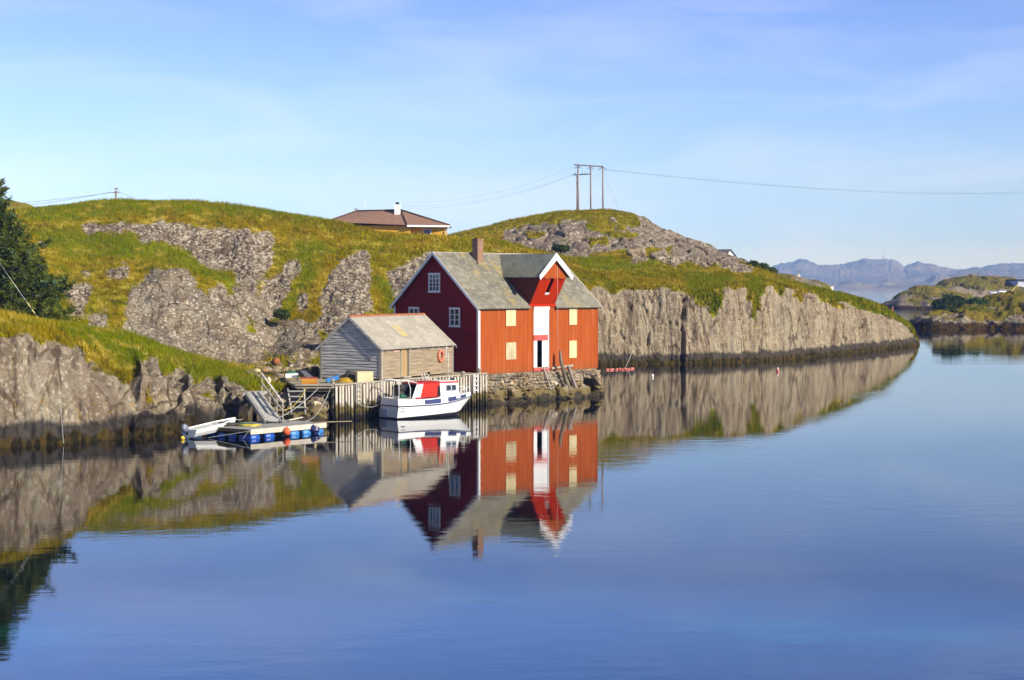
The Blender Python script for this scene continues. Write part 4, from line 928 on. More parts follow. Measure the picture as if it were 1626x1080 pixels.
# hoist dormer: level ridge running out 1.6 m over the doors
dz, rz_, ov = 9.53, 11.36, 1.58
hd = MB(); HW = (DX1 - DX0) / 2
for sgn in (-1, 1):
    xe = DM + sgn * HW
    yb_e = (dz - ZE) / SL; yb_r = (rz_ - ZE) / SL
    n = Vector((sgn * (rz_-dz), 0, HW)).normalized() * 0.08
    p = [Vector((xe, -ov, dz)), Vector((DM, -ov, rz_)), Vector((DM, yb_r, rz_)), Vector((xe, yb_e - 0.05, dz))]
    hd.add(p + [q + n for q in p], [(0,3,2,1),(4,5,6,7),(0,1,5,4),(1,2,6,5),(2,3,7,6),(3,0,4,7)])
dorm = uvroof(hd.build('dormer_roof', M['slate_new'], wh), 1)
for sgn in (-1, 1):
    b = MB(); xe = DM + sgn * (HW + 0.06); y0 = -ov - 0.05; wdt = 0.46
    za, zb = dz - 0.02, rz_ + 0.10
    b.add([(xe, y0, za-0.16), (DM, y0, zb-wdt-0.10), (DM, y0, zb+0.02), (xe + sgn*0.12, y0, za + 0.17), (xe, y0+0.05, za-0.16), (DM, y0+0.05, zb-wdt-0.10), (DM, y0+0.05, zb+0.02), (xe+sgn*0.12, y0+0.05, za+0.17)],
          [(0,1,2,3),(7,6,5,4),(0,4,5,1),(1,5,6,2),(2,6,7,3),(3,7,4,0)])
    b.build('dormer_bargeboard', M['white'], dorm)
b = MB(); PY0 = -1.36
b.prism([(DM-1.45, PY0, dz+0.05), (DM+1.45, PY0, dz+0.05), (DM, PY0, rz_-0.05)], (0, 1, 0), 0.06)
for i in range(15):
    xx = DM - 1.3 + i * 0.186; hgt = (1 - abs(xx - DM) / 1.45) * (rz_ - dz - 0.15)
    if hgt > 0.1: b.box(xx-0.07, xx+0.07, PY0-0.02, PY0, dz - 0.06 + 0.05*math.cos(i*1.3), dz + 0.02 + hgt)
b.build('dormer_gable', M['red_front'], dorm)
# sloping red front of the hoist, with the slot
PX0, PX1 = 5.45, 8.30
tp, bt_ = Vector((0, PY0 + 0.06, dz + 0.02)), Vector((0, -0.05, ZE + 0.10))
def panel(b, xa, xb, t0, t1, th=0.06, yo=0.0):
    a = tp.lerp(bt_, t0) + Vector((0, yo, 0)); c = tp.lerp(bt_, t1) + Vector((0, yo, 0)); n = Vector((0, -0.86, -0.5)) * th
    p = [Vector((xa, a.y, a.z)), Vector((xb, a.y, a.z)), Vector((xb, c.y, c.z)), Vector((xa, c.y, c.z))]
    b.add([q - n for q in p] + p, [(0,3,2,1),(4,5,6,7),(0,1,5,4),(1,2,6,5),(2,3,7,6),(3,0,4,7)])
b = MB(); SX0, SX1 = 6.68, 7.02
panel(b, PX0, SX0, 0, 1); panel(b, SX1, PX1, 0, 1); panel(b, SX0, SX1, 0.56, 1); panel(b, SX0, SX1, 0, 0.02)
pn = b.build('hoist_panel', M['red_bright'], dorm)
b = MB(); panel(b, SX0-0.06, SX1+0.06, 0.56, 0.63, 0.03, -0.07); b.build('slot_sill', M['white'], pn)
b = MB(); panel(b, PX1 - 0.30, PX1 - 0.24, 0, 1, 0.04, -0.04); b.build('batten', M['red_bright'], pn)
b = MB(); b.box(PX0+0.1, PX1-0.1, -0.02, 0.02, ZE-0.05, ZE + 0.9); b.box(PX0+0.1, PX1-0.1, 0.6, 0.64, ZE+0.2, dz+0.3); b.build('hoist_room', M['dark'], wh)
b = MB(); b.box(5.30, 8.42, -0.13, -0.02, ZE - 0.04, ZE + 0.12); b.build('hoist_beam', M['red_bright'], wh)
for xe, m_ in ((PX0, 'red_brown'), (PX1 - 0.03, 'red_brown')):
    b = MB(); b.prism([(xe, tp.y, dz+0.03), (xe, bt_.y, ZE+0.08), (xe, (dz - ZE)/SL + 0.1, dz + 0.03)], (1, 0, 0), 0.04)
    for i in range(20):
        yy = PY0 + 0.15 + i * 0.19; lo = ZE + 0.12 + (SL * (yy + 0.05) if yy > 0 else -(yy) * ((dz-ZE)/1.3))
        if lo < dz - 0.05: b.box(xe - 0.015 if xe < 7 else xe + 0.03, xe + 0.0 if xe < 7 else xe + 0.055, yy - 0.06, yy + 0.06, lo, dz + 0.02)
    b.build('dormer_cheek', M[m_], dorm)
b = MB(); b.tube([(7.15, -1.45, 10.4), (7.15, -1.5, 2.55)], 0.012, 5); b.build('hoist_rope', M['rope'], wh)
b = MB(); b.bar((12.6, -0.08, 7.05), (12.6, -0.08, 7.22), 0.05, 0.05); b.bar((12.45, -0.1, 7.17), (12.75, -0.1, 7.17), 0.05, 0.05); b.build('wall_bracket', M['white'], wh)

# ------------------------------------------------------------------ stone foundation
fd = thing('stone_foundation', 'rough boulder foundation with weedy foot under the red front wall', 'stone wall', (-2.52, 120.0, 0), math.atan2(9.5, 9.46))
def stones(name, items, parent, mat='stone'):
    V, Fc, T_ = [], [], []
    for i, (c, r, sq, sub) in enumerate(items):
        bm = bmesh.new(); bmesh.ops.create_icosphere(bm, subdivisions=sub, radius=1.0)
        v = np.array([q.co[:] for q in bm.verts]); f = np.array([[q.index for q in ff.verts] for ff in bm.faces]); bm.free()
        v = np.sign(v) * np.abs(v) ** 0.72; v *= (1 + 0.55 * fbm(v * 1.5 + i * 3.7, 3, i % 50))[:, None]
        a = rnd.uniform(-0.35, 0.35); R_ = np.array([[math.cos(a), 0, math.sin(a)], [0, 1, 0], [-math.sin(a), 0, math.cos(a)]])
        v = (v * np.array(sq) * r) @ R_ + np.array(c); Fc.append(f + sum(len(q) for q in V)); V.append(v); T_.append(np.full(len(v), rnd.random()))
    return mesh_np(name, np.concatenate(V), np.concatenate(Fc), M[mat], False, {'tint': np.concatenate(T_)}, parent)
items = []
z = 2.08
while z > -0.4:
    hgt = 0.17 + 0.16 * (2.1 - z) / 2 + rnd.uniform(0, 0.06); x = -0.1
    while x < 12.95:
        wd = hgt * rnd.uniform(0.9, 2.3)
        inc = 11.15 < x + wd/2 < 12.75 and 0.1 < z < 1.75 - abs(x - 12) * 0.3
        if not inc:
            out = -0.10 - 0.30 * (2.1 - z) + rnd.uniform(-0.06, 0.05)
            items.append(((x + wd/2, out, z - hgt/2 + rnd.uniform(-0.05, 0.05)), 1.0, (wd/2*1.05, 0.26, hgt/2*rnd.uniform(0.85, 1.35)), 2))
        x += wd * 0.93
    z -= hgt * 0.90
for i in range(46):
    x = rnd.uniform(0.3, 13.0); 
    if 11.0 < x < 12.9: x -= 2
    zt = rnd.uniform(-0.1, 0.75); r = rnd.uniform(0.3, 0.55)
    items.append(((x, -0.75 - 0.3 * (1 - zt) + rnd.uniform(-0.2, 0.1), zt - 0.15), r, (rnd.uniform(0.9, 1.4), 0.9, rnd.uniform(0.8, 1.25)), 3))
for zt in (1.85, 1.45, 1.0, 0.55, 0.1): items.append(((12.93 + (1.9-zt)*0.16, -0.30 - (1.9-zt)*0.20, zt), 0.42, (0.72, 0.7, 0.62), 3))
for i in range(8): items.append(((11.2 + i*0.22, -0.5 + rnd.uniform(-0.2, 0.1), 0.1 + rnd.uniform(-0.1, 0.15)), 0.3, (1, 1, 0.8), 2))
stones('boulder_facing', items, fd)
b = MB(); b.box(0, 11.1, 0.0, 2.0, -0.8, 2.17); b.box(11.1, 12.85, 0.9, 2.0, -0.8, 2.17); b.box(12.85, 13.35, 0.0, 2.0, -0.8, 2.17); b.box(11.1, 12.85, 0.0, 0.9, 1.80, 2.17)
b.box(13.1, 13.35, 2.0, 9.6, -0.8, 2.17)
b.build('wall_core', M['stone'], fd)
t = thing('mooring_post', 'tall dark leaning mooring post against the foundation, right of the white doors', 'post', (0, 0, 0), 0, 'mooring posts on the foundation')
def wp(x, y, z):   # warehouse frame to world
    a = math.atan2(9.5, 9.46); return Vector((-2.52 + x*math.cos(a) - y*math.sin(a), 120 + x*math.sin(a) + y*math.cos(a), z))
MB().tube([wp(8.35, -0.62, 3.75), wp(8.35, -0.7, 3.0), wp(8.6, -1.0, 1.5), wp(9.1, -1.45, -0.3)], [0.10, 0.14, 0.15, 0.15], 8).build('post_shaft', M['old_timber'], t)
MB().tube([wp(8.55, -0.75, 1.9), wp(9.25, -1.3, 0.1)], [0.06, 0.07], 6).build('brace', M['old_timber'], t)
t = thing('mooring_post', 'short pale topped leaning post right of the tall dark one', 'post', (0, 0, 0), 0, 'mooring posts on the foundation')
MB().tube([wp(9.35, -0.62, 2.45), wp(9.55, -0.8, 1.6), wp(9.95, -1.2, 0.1), wp(10.0, -1.25, -0.3)], [0.15, 0.13, 0.13, 0.12], 8).build('post_shaft', M['pole'], t)
MB().tube([wp(9.35, -0.62, 2.45), wp(9.36, -0.61, 2.52)], [0.16, 0.15], 8).build('post_top', M['post_wood'], t)
tag(MB().bar(wp(7.85, -0.16, 2.38), wp(10.35, -0.16, 2.52), 0.06, 0.16).build('plank', M['post_wood'], fix=True), 'pale plank fixed along the foot of the red wall', 'plank')
def ladder(name, label, a, b_, wd, side, mat, nr, group=None, rr=0.035):
    a, b_, side = Vector(a), Vector(b_), Vector(side).normalized(); t = thing(name, label, 'ladder', tuple(b_), 0, group); o0 = b_
    for s_ in (-1, 1):
        MB().bar(a + side*wd/2*s_ - o0, b_ + side*wd/2*s_ - o0, rr*2, rr*2).build('ladder_rail', M[mat], t)
    for i in range(nr):
        p = a.lerp(b_, (i + 0.5) / nr) - o0; MB().bar(p - side*wd/2, p + side*wd/2, rr*1.6, rr*1.6).build('rung', M[mat], t)
    return t
wx = wp(1, 0, 0) - wp(0, 0, 0)
ladder('ladder', 'grey wooden ladder from the white doors down the boulder wall', wp(6.95, -0.3, 2.5), wp(7.05, -1.0, 0.75), 0.38, wx, 'post_wood', 7)

# ------------------------------------------------------------------ grey shed
sa = math.atan2(8.7, 4.6); SLn, SW, SB, SE, SR = 9.85, 5.05, 2.42, 4.62, 6.70
sh = thing('shed', 'weathered grey wooden shed with pale sheet roof on the quay', 'shed', (-9.08, 110.0, 0), sa)
def sp(x, y, z): return Vector((-9.08 + x*math.cos(sa) - y*math.sin(sa), 110 + x*math.sin(sa) + y*math.cos(sa), z))
ssl = (SR - SE) / (SW/2)
b = MB()
clap(b, lambda t, o, z: (t, -0.02 - o, z), lambda z: (0.1, 2.5), SB, SE-0.03, 0.135, 0.03)
clap(b, lambda t, o, z: (t, -0.02 - o, z), lambda z: (3.72, SLn-0.1), SB, SE-0.03, 0.135, 0.03)
clap(b, lambda t, o, z: (t, -0.02 - o, z), lambda z: (2.5, 3.72), 4.42, SE-0.03, 0.10, 0.03)
b.box(0, 2.5, -0.02, 0.06, SB, SE-0.04); b.box(3.72, SLn, -0.02, 0.06, SB, SE-0.04); b.box(2.5, 3.72, -0.02, 0.06, 4.42, SE-0.04)
b.build('front_wall', M['tan_wood'], sh)
b = MB()
z = SB + 0.02; kk = 0
while z < SR - 0.12:
    hgt = rnd.choice((0.20, 0.24, 0.27)) if z < SE else rnd.choice((0.14, 0.17, 0.22)); zt = min(z + hgt, SR - 0.08)
    def hy(zz): return (0.0, SW) if zz <= SE else ((zz-SE)/ssl, SW - (zz-SE)/ssl)
    a0, a1 = hy(z); c0, c1 = hy(zt); js = sorted([a0] + ([rnd.uniform(a0+0.5, a1-0.5)] if a1-a0 > 2 and rnd.random() < 0.5 else []) + [a1])
    for i in range(len(js)-1):
        p0, p1 = js[i] + (0.006 if i else 0), js[i+1]; q0 = max(p0, c0) ; q1 = min(p1, c1)
        if q1 - q0 < 0.02: continue
        nseg = 8; dr = rnd.uniform(-0.02, 0.02); vs, fs = [], []
        for k in range(nseg + 1):
            u = k / nseg; wv2 = 0.014 * math.sin(u * 9 + z * 13) + rnd.uniform(-0.008, 0.008); pb = p0 + (p1-p0)*u; pt = q0 + (q1-q0)*u
            vs += [(-0.01, pb, z-0.02), (-0.062 + 0.5*wv2, pb, z - 0.025 + wv2 + dr*u), (-0.018, pt, zt), (-0.01, pt, zt)]
        for k in range(nseg):
            for j in range(4): fs.append((4*k+j, 4*k+(j+1) % 4, 4*k+4+(j+1) % 4, 4*k+4+j))
        b.add(vs, fs)
    z = zt
b.prism([(0, 0, SB+0.15), (0, SW, SB+0.15), (0, SW, SE), (0, SW/2, SR-0.05), (0, 0, SE)], (1, 0, 0), 0.06)
b.build('gable_wall', M['grey_wood'], sh)
b = MB(); b.prism([(SLn-0.06, 0.08, SB), (SLn-0.06, SW, SB), (SLn-0.06, SW, SE), (SLn-0.06, SW/2, SR-0.05), (SLn-0.06, 0.08, SE)], (1, 0, 0), 0.06); b.box(0.06, SLn-0.06, SW-0.06, SW, SB, SE-0.05)
b.build('rear_wall', M['grey_wood'], sh)
for (x0, x1, y0, y1) in ((-0.085, 0.10, -0.085, -0.055), (SLn-0.10, SLn+0.02, -0.085, -0.055)):
    MB().box(x0, x1, y0, y1, SB-0.1, SE-0.05).build('corner_board', M['post_wood'], sh)
MB().box(-0.085, -0.065, -0.05, 0.13, SB-0.1, SE).build('corner_board', M['post_wood'], sh)
MB().box(-0.085, -0.065, SW-0.13, SW+0.03, SB-0.1, SE).build('corner_board', M['post_wood'], sh)
# corrugated sheets: three overlapping courses either side
def corr(b, x0, x1, y0, y1, lift, side):
    n = int((x1-x0) / 0.045); ys = [y0, y1]; vs = []; fs = []
    for i in range(n+1):
        x = x0 + (x1-x0)*i/n; wz = 0.018 * math.sin(x * 2*math.pi/0.18) + lift
        for y in ys:
            yy = y if side == 0 else SW - y; vs.append((x, yy, SE + 0.08 + ssl*y + wz))
    for i in range(n): fs.append((2*i, 2*i+2, 2*i+3, 2*i+1))
    nb_ = len(vs); vs2 = vs + [(v[0], v[1], v[2]-0.02) for v in vs]
    for i in range(n): fs.append((nb_+2*i, nb_+2*i+1, nb_+2*i+3, nb_+2*i+2))
    for i in range(n): fs.append((2*i, nb_+2*i, nb_+2*i+2, 2*i+2))
    fs.append((0, 1, nb_+1, nb_)); fs.append((2*n, nb_+2*n, nb_+2*n+1, 2*n+1))
    b.add(vs2, fs)
b = MB(); by = MB(); L_ = SW/2; cuts = [-0.28, L_*0.30, L_*0.66, L_]
for side in (0, 1):
    for c in range(3):
        x = -0.22 - (0.0 if c % 2 else 0.0); k = 0
        while x < SLn + 0.1:
            x1 = min(x + 1.02, SLn + 0.15); tgt = by if (side == 0 and c == 1 and k == 4) else b
            corr(tgt, x, x1, cuts[c] - (0.06 if c else 0), cuts[c+1], 0.012*c + 0.006*(k % 2) + rnd.uniform(0, 0.006), side); x = x1 - 0.005; k += 1
rf = b.build('roof', M['fibre'], sh, fix=False); tag(by.build('roof_sheet', M['fibre_yellow'], rf, fix=False), 'yellowed roof sheet')
MB().prism([(-0.25, L_-0.16, SR-0.04), (-0.25, L_+0.16, SR-0.04), (-0.25, L_+0.03, SR+0.15), (-0.25, L_-0.03, SR+0.15)], (1, 0, 0), SLn + 0.42).build('ridge_cap', M['rust'], rf)
for s_ in (0, 1):
    b = MB(); ya, yb = (-0.30, L_) if s_ == 0 else (SW+0.30, L_)
    za, zb = SE + 0.06 - 0.30*ssl, SE + 0.06 + L_*ssl
    for xo in (-0.26, SLn + 0.13):
        b = MB(); b.add([(xo, ya, za-0.18), (xo, yb, zb-0.20), (xo, yb, zb), (xo, ya, za), (xo+0.03, ya, za-0.18), (xo+0.03, yb, zb-0.20), (xo+0.03, yb, zb), (xo+0.03, ya, za)],
          [(0,1,2,3),(7,6,5,4),(0,4,5,1),(1,5,6,2),(2,6,7,3),(3,7,4,0)])
        b.build('bargeboard', M['grey_wood'], sh)
for i in range(10): MB().bar((0.4 + i*1.0, -0.34, SE-0.20), (0.4 + i*1.0, 0.3, SE + 0.10), 0.06, 0.10).build('rafter_end', M['post_wood'], sh)
b = MB(); b.box(2.62, 3.36, -0.01, 0.03, SB+0.05, 4.40)
for i in range(6): b.box(2.62+i*0.123, 2.62+i*0.123+0.117, -0.025, -0.01, SB+0.05, 4.38)
dr = b.build('door', M['door_wood'], sh)
MB().box(3.36, 3.60, 0.0, 0.03, SB+0.05, 4.40).build('door_gap', M['old_timber'], dr)
b = MB(); b.box(2.50, 2.60, -0.09, 0.0, SB, 4.50); b.box(3.60, 3.72, -0.09, 0.0, SB, 4.50); b.box(2.60, 3.60, -0.09, 0.0, 4.40, 4.50); b.box(2.6, 3.6, -0.25, 0.0, SB-0.05, SB+0.05); b.build('door_frame', M['post_wood'], dr)
MB().box(1.35, 2.3, -0.075, -0.06, 4.22, 4.34).build('name_board', simple('pale_red_board', (0.50, 0.32, 0.24), None, 3, 0.8), sh)
b = MB(); b.bar((8.75, -0.09, 3.55), (8.75, -0.09, 4.35), 0.05, 0.05); b.bar((8.75, -0.1, 4.3), (8.98, -0.1, 4.3), 0.05, 0.05); b.bar((8.75, -0.1, 3.7), (8.62, -0.1, 3.6), 0.05, 0.05)
b.build('wall_bracket', M['white'], sh)
# life ring on its board
lr = thing('life_ring', 'faded orange life ring hanging on the shed wall', 'life ring', tuple(sp(7.98, -0.13, 3.72)), sa)
b = MB(); ring = [(0.33*math.cos(2*math.pi*k/24), 0, 0.38*math.sin(2*math.pi*k/24)) for k in range(25)]; b.tube(ring, 0.095, 10, False); b.build('ring', M['orange_pale'], lr)
for a in (0.4, 2.0, 3.6, 5.2):
    MB().tube([(0.33*math.cos(a+q), 0, 0.38*math.sin(a+q)) for q in (-0.07, 0, 0.07)], 0.102, 10).build('tape_band', M['orange_pale'], lr)
t = thing('boat_hook', 'long pale pole leaning on the shed below the life ring', 'pole', tuple(sp(8.35, -0.3, 2.35)), sa)
MB().tube([(0, 0, 0), (0.02, 0.15, 1.55)], 0.022, 6).build('shaft', M['post_wood'], t)
MB().tube([(0.02, 0.15, 1.55), (0.10, 0.16, 1.66), (0.03, 0.16, 1.72)], 0.02, 6).build('hook', M['steel'], t)

# ------------------------------------------------------------------ quay
A_, B_, C_, D_ = Vector((-14.25, 104.3, 0)), Vector((-11.75, 104.3, 0)), Vector((-8.80, 109.0, 0)), Vector((-1.95, 118.6, 0))
qy = thing('quay', 'timber quay of upright pale poles below shed and warehouse', 'quay', (0, 0, 0))
deckpoly = [A_, B_, C_, D_, Vector((-2.45, 119.9, 0)), Vector((-9.25, 126.7, 0)), Vector((-15.5, 124.5, 0)), Vector((-17.0, 115.5, 0)), Vector((-15.4, 109.0, 0))]
b = MB(); b.prism([(p.x, p.y, 2.14) for p in deckpoly], (0, 0, 1), 0.17); dk = b.build('deck', M['deck'], qy)
b = MB()
for p, q in ((A_, B_), (B_, C_), (C_, D_)):
    d = (q - p).normalized(); n = Vector((d.y, -d.x, 0)) * 0.06
    b.bar(p + n + Vector((0, 0, 2.36)), q + n + Vector((0, 0, 2.36)), 0.14, 0.09)
b.build('edge_beam', M['post_wood'], qy)
npl = 0
def quay_pole(p, r, top, bot=-0.9):
    a = rnd.uniform(-0.03, 0.03); o = MB().tube([(p.x + a, p.y, bot), (p.x, p.y, (top+bot)/2), (p.x, p.y, top)], [r*1.05, r, r*0.93], 7).build('pole', M['pile'], qy); return o
for (p, q, n_) in ((B_, C_, 17), (C_, D_, 34)):
    d = (q - p); nn = Vector((d.y, -d.x, 0)).normalized() * 0.13
    for i in range(n_):
        u = (i + 0.5 + rnd.uniform(-0.12, 0.12)) / n_
        pos = p + d*u + nn
        quay_pole(pos, rnd.uniform(0.075, 0.105), 2.30 + rnd.uniform(-0.05, 0.03), -0.9)
for i in range(7):
    pos = A_.lerp(B_, (i + 0.5) / 7) + Vector((0, rnd.uniform(0.2, 2.5), 0)); o = MB().tube([(pos.x + rnd.uniform(-.15, .15), pos.y, -0.9), (pos.x, pos.y, 2.14)], 0.09, 7).build('pole', M['old_timber'], qy)
b = MB()
for zz in (0.9, 1.7): 
    for (p, q) in ((B_, C_), (C_, D_)):
        d = (q - p).normalized(); n = Vector((-d.y, d.x, 0)) * 0.10
        b.bar(p + n + Vector((0, 0, zz)), q + n + Vector((0, 0, zz)), 0.12, 0.18)
b.bar(A_ + Vector((0.2, 0.3, 2.02)), B_ + Vector((0, 0.3, 2.02)), 0.16, 0.2); b.bar(A_ + Vector((0.3, 0.5, 0.3)), B_ + Vector((-.4, 0.5, 1.9)), 0.08, 0.08)
b.build('cross_timbers', M['old_timber'], qy)
# bollards
for (x, y, lab) in ((-13.45, 104.75, 'pale round bollard at the left end of the quay'), (-3.55, 119.0, 'pale round bollard on the quay before the dark red gable'), (-2.2, 118.95, 'small pale bollard at the corner of the red warehouse')):
    if x > -3: x, y = -2.45, 118.95
    if x < -13: 
        q = on_level(526, 613, 2.31); x, y = q.x, 104.9
    if -4 < x < -3: q = on_level(735, 599, 2.31); x, y = q.x, q.y
    t = thing('bollard', lab, 'bollard', (x, y, 2.31), 0, 'bollards along the quay')
    MB().lathe([(0.13, 0), (0.12, 0.28), (0.14, 0.30), (0.15, 0.38), (0.10, 0.42), (0.0, 0.42)], 12).build('bollard_body', M['post_wood'], t)
dq = (C_ - B_).normalized(); nq = Vector((dq.y, -dq.x, 0)); pL = B_ + (C_ - B_) * 0.42 + nq * 0.30
q0 = px_z(566, 2.3, 106.3); pl_ = Vector((q0.x, q0.y, 0)); 
ladder('ladder', 'white ladder on the quay front left of the boat', pL + Vector((0, 0, 2.4)), pL + Vector((0, 0, -0.2)), 0.5, dq, 'pile', 8, 'ladders on the quay front')
dq2 = (D_ - C_).normalized(); nq2 = Vector((dq2.y, -dq2.x, 0)); pL = C_ + (D_ - C_) * 0.86 + nq2 * 0.30
ladder('ladder', 'short white ladder on the quay front near the warehouse corner', pL + Vector((0, 0, 2.4)), pL + Vector((0, 0, 1.0)), 0.5, dq2, 'white', 4, 'ladders on the quay front')

# ------------------------------------------------------------------ motorboat beside the quay
ba = math.radians(38); BO = Vector((-8.2, 106.0, 0))
bt = thing('motorboat', 'white motorboat with red canvas canopy moored at the quay', 'boat', tuple(BO), ba)
BL = 6.85
def halfb(t): return 1.16 * (1 - max(0, (t - 0.42) / 0.58) ** 2.3) * (0.96 + 0.04 * min(1, t / 0.15))
def sheer(t): return 0.87 + 0.42 * max(0, (t - 0.35) / 0.65) ** 1.8
def stem(t, z):   # raked bow: the waterline ends short of the deck
    return t * BL - max(0, (t - 0.6) / 0.4) ** 2 * (1.29 - z) * 1.0
def hullring(t, lv):
    hb, sz = halfb(t), sheer(t); out = []
    for f, z in lv:
        bb = hb * f; out.append((bb, z if z < 5 else sz))
    return out
def loft(rings, close=True):
    vs, fs = [], []; n = len(rings[0])
    for r in rings: vs += r
    for i in range(len(rings)-1):
        for k in range(n-1): fs.append((i*n+k, (i+1)*n+k, (i+1)*n+k+1, i*n+k+1))
    return vs, fs
TS = [0, 0.03, 0.1, 0.2, 0.3, 0.4, 0.5, 0.6, 0.7, 0.78, 0.85, 0.91, 0.96, 0.99, 1.0]
def side(t, frac, z): return (stem(t, z), halfb(t) * frac, z)
hb_ = MB(); rings = []
for t in TS:
    sz = sheer(t); n1_ = 1 - 0.30 * max(0, (t - 0.3) / 0.7)
    lv = [(0.02, -0.35), (0.55 * n1_, -0.28), (0.84 * n1_, 0.10), (0.90 * (0.5 + 0.5 * n1_), 0.10 + (sz-0.10)*0.5), (1.0, sz)]
    rings.append([side(t, f, z) for f, z in lv] )
both = [[(p[0], -p[1], p[2]) for p in r][::-1] + r for r in rings]
vs, fs = loft(both); n = len(both[0]); fs.append(list(range(n)))
hb_.add(vs, fs, smooth=False); hl = hb_.build('hull', M['hull'], bt)
b = MB(); ant = []
for t in TS:
    n1_ = 1 - 0.30 * max(0, (t - 0.3) / 0.7); f0, f1 = 0.30 * n1_, 0.845 * n1_
    ant.append([(stem(t, -0.3), halfb(t)*0.5*n1_*1.02 + 0.01, -0.3), (stem(t, 0.10), halfb(t)*0.845*n1_ + 0.012, 0.10), (stem(t, 0.10 + 0.22*t), halfb(t)*(0.85 + 0.03*t)*n1_ + 0.014, 0.10 + 0.22 * t)])
both = [[(p[0], -p[1], p[2]) for p in r][::-1] + r for r in ant]; vs, fs = loft(both); b.add(vs, fs); b.add([(-0.012, -1.0, -0.3), (-0.012, 1.0, -0.3), (-0.012, 0.98, 0.10), (-0.012, -0.98, 0.10)], [(0, 1, 2, 3)])
b.build('waterline_stripe', M['black'], hl)
b = MB(); pts = [side(t, 1.02, sheer(t)) for t in TS]; b.tube(pts, 0.035, 6); b.tube([(p[0], -p[1], p[2]) for p in pts], 0.035, 6); b.bar((-0.02, -1.12, 0.87), (-0.02, 1.12, 0.87), 0.06, 0.07)
b.build('rub_rail', M['navy'], hl)
# upper moulding and deck
def upz(t): return 1.37 - 0.14 * min(1, t / 0.35) + 0.26 * max(0, (t - 0.3) / 0.7)
rings = []
for t in TS:
    sz = sheer(t) + 0.02; tt = min(t, 0.975)
    rings.append([(stem(tt, sz), halfb(tt) * 0.97, sz), (stem(tt, sz) - 0.0, halfb(tt) * 0.90, upz(t)), (stem(tt, sz), halfb(tt) * 0.80, upz(t) + 0.03), (stem(tt, sz), 0.0, upz(t) + (0.06 if t > 0.55 else -0.02))])
both = [[(p[0], -p[1], p[2]) for p in r[:3]] + [r[3]] + r[:3][::-1] for r in rings]
b = MB(); vs, fs = loft(both); fs.append(list(range(len(both[0])))); b.add(vs, fs); b.build('deck', M['hull'], bt)
# swim step corner and vents on the transom
b = MB(); b.box(-0.16, 0.0, 0.35, 1.0, 0.08, 0.62); b.build('trim_box', simple('grey_gelcoat', (0.45, 0.46, 0.50), None, 2, 0.4), hl)
b = MB(); b.box(0.25, 0.55, -1.16, -1.10, 0.72, 0.76); b.box(0.25, 0.55, -1.13, -1.07, 0.52, 0.55); b.build('steps', M['steel'], hl)
# dark panels in the topsides
def sidepanel(t0, t1, zlo, zhi, nm, mat_, sgn=-1, extra=0.035):
    b = MB(); vs = []; n = 6
    for k in range(n+1):
        t = t0 + (t1-t0)*k/n
        for zf in (zlo, zhi):
            sz = sheer(t) + 0.02; f = 0.97 + (0.90 - 0.97) * zf; z = sz + (upz(t) - sz) * zf
            vs.append((stem(t, sz), sgn*(halfb(t) * f + extra), z))
    b.add(vs, [(2*i, 2*i+2, 2*i+3, 2*i+1) for i in range(n)]); return b.build(nm, M[mat_], bt, fix=False)
sidepanel(0.31, 0.505, 0.15, 0.92, 'side_panel', 'navy_panel'); pnl = sidepanel(0.60, 0.89, 0.12, 0.92, 'side_panel', 'navy_panel')
sidepanel(0.31, 0.505, 0.15, 0.92, 'side_panel', 'navy_panel', 1); sidepanel(0.60, 0.89, 0.12, 0.92, 'side_panel', 'navy_panel', 1)
sidepanel(0.715, 0.775, 0.45, 0.72, 'side_lettering', 'white', -1, 0.045)
# wheelhouse
WH0, WH1, WHW, WZ = 3.55, 5.05, 0.80, 2.28
b = MB()
def tap(x0, x1, w0, w1, z0, z1, xs0=0, xs1=0):
    return [(x0, -w0, z0), (x1, -w0, z0), (x1, w0, z0), (x0, w0, z0), (x0+xs0, -w1, z1), (x1+xs1, -w1, z1), (x1+xs1, w1, z1), (x0+xs0, w1, z1)]
BX = [(0,3,2,1),(4,5,6,7),(0,1,5,4),(1,2,6,5),(2,3,7,6),(3,0,4,7)]
b.add(tap(WH0, WH1+0.22, WHW+0.06, WHW-0.02, 1.20, WZ, 0, -0.25), BX); b.build('wheelhouse', M['hull'], bt)
for (xa, xb) in ((4.10, 4.45), (4.55, 4.88)):
    for sg in (-1, 1):
        b = MB(); w0 = WHW + 0.055; b.add([(xa, sg*(w0+0.002), 1.78), (xb, sg*(w0+0.002), 1.80), (xb-0.03, sg*(w0-0.022), 2.10), (xa, sg*(w0-0.022), 2.10)], [(0, 1, 2, 3)]); 
        wdw = b.build('window', M['glass'], bt, fix=False)
        b = MB(); P4 = [(xa-0.03, sg*(w0+0.007), 1.75), (xb+0.03, sg*(w0+0.007), 1.77), (xb, sg*(w0-0.018), 2.13), (xa-0.03, sg*(w0-0.018), 2.13)]
        for k in range(4): b.bar(P4[k], P4[(k+1) % 4], 0.03, 0.03)
        b.build('window_frame', M['steel'], wdw)
b = MB(); b.add([(5.27, -0.70, 1.55), (5.27, 0.70, 1.55), (5.05, 0.68, 2.14), (5.05, -0.68, 2.14)], [(0, 1, 2, 3)]); b.build('windscreen', M['glass'], bt, fix=False)
b = MB(); b.add(tap(WH0-0.02, WH1+0.08, WHW+0.03, WHW+0.02, WZ+0.002, WZ+0.10), BX); rfb = b.build('cabin_roof', M['red_trim'], bt)
b = MB(); b.add(tap(WH0+0.05, WH1, WHW-0.08, WHW-0.12, WZ+0.10, WZ+0.13), BX); b.build('roof_top', M['hull'], rfb)
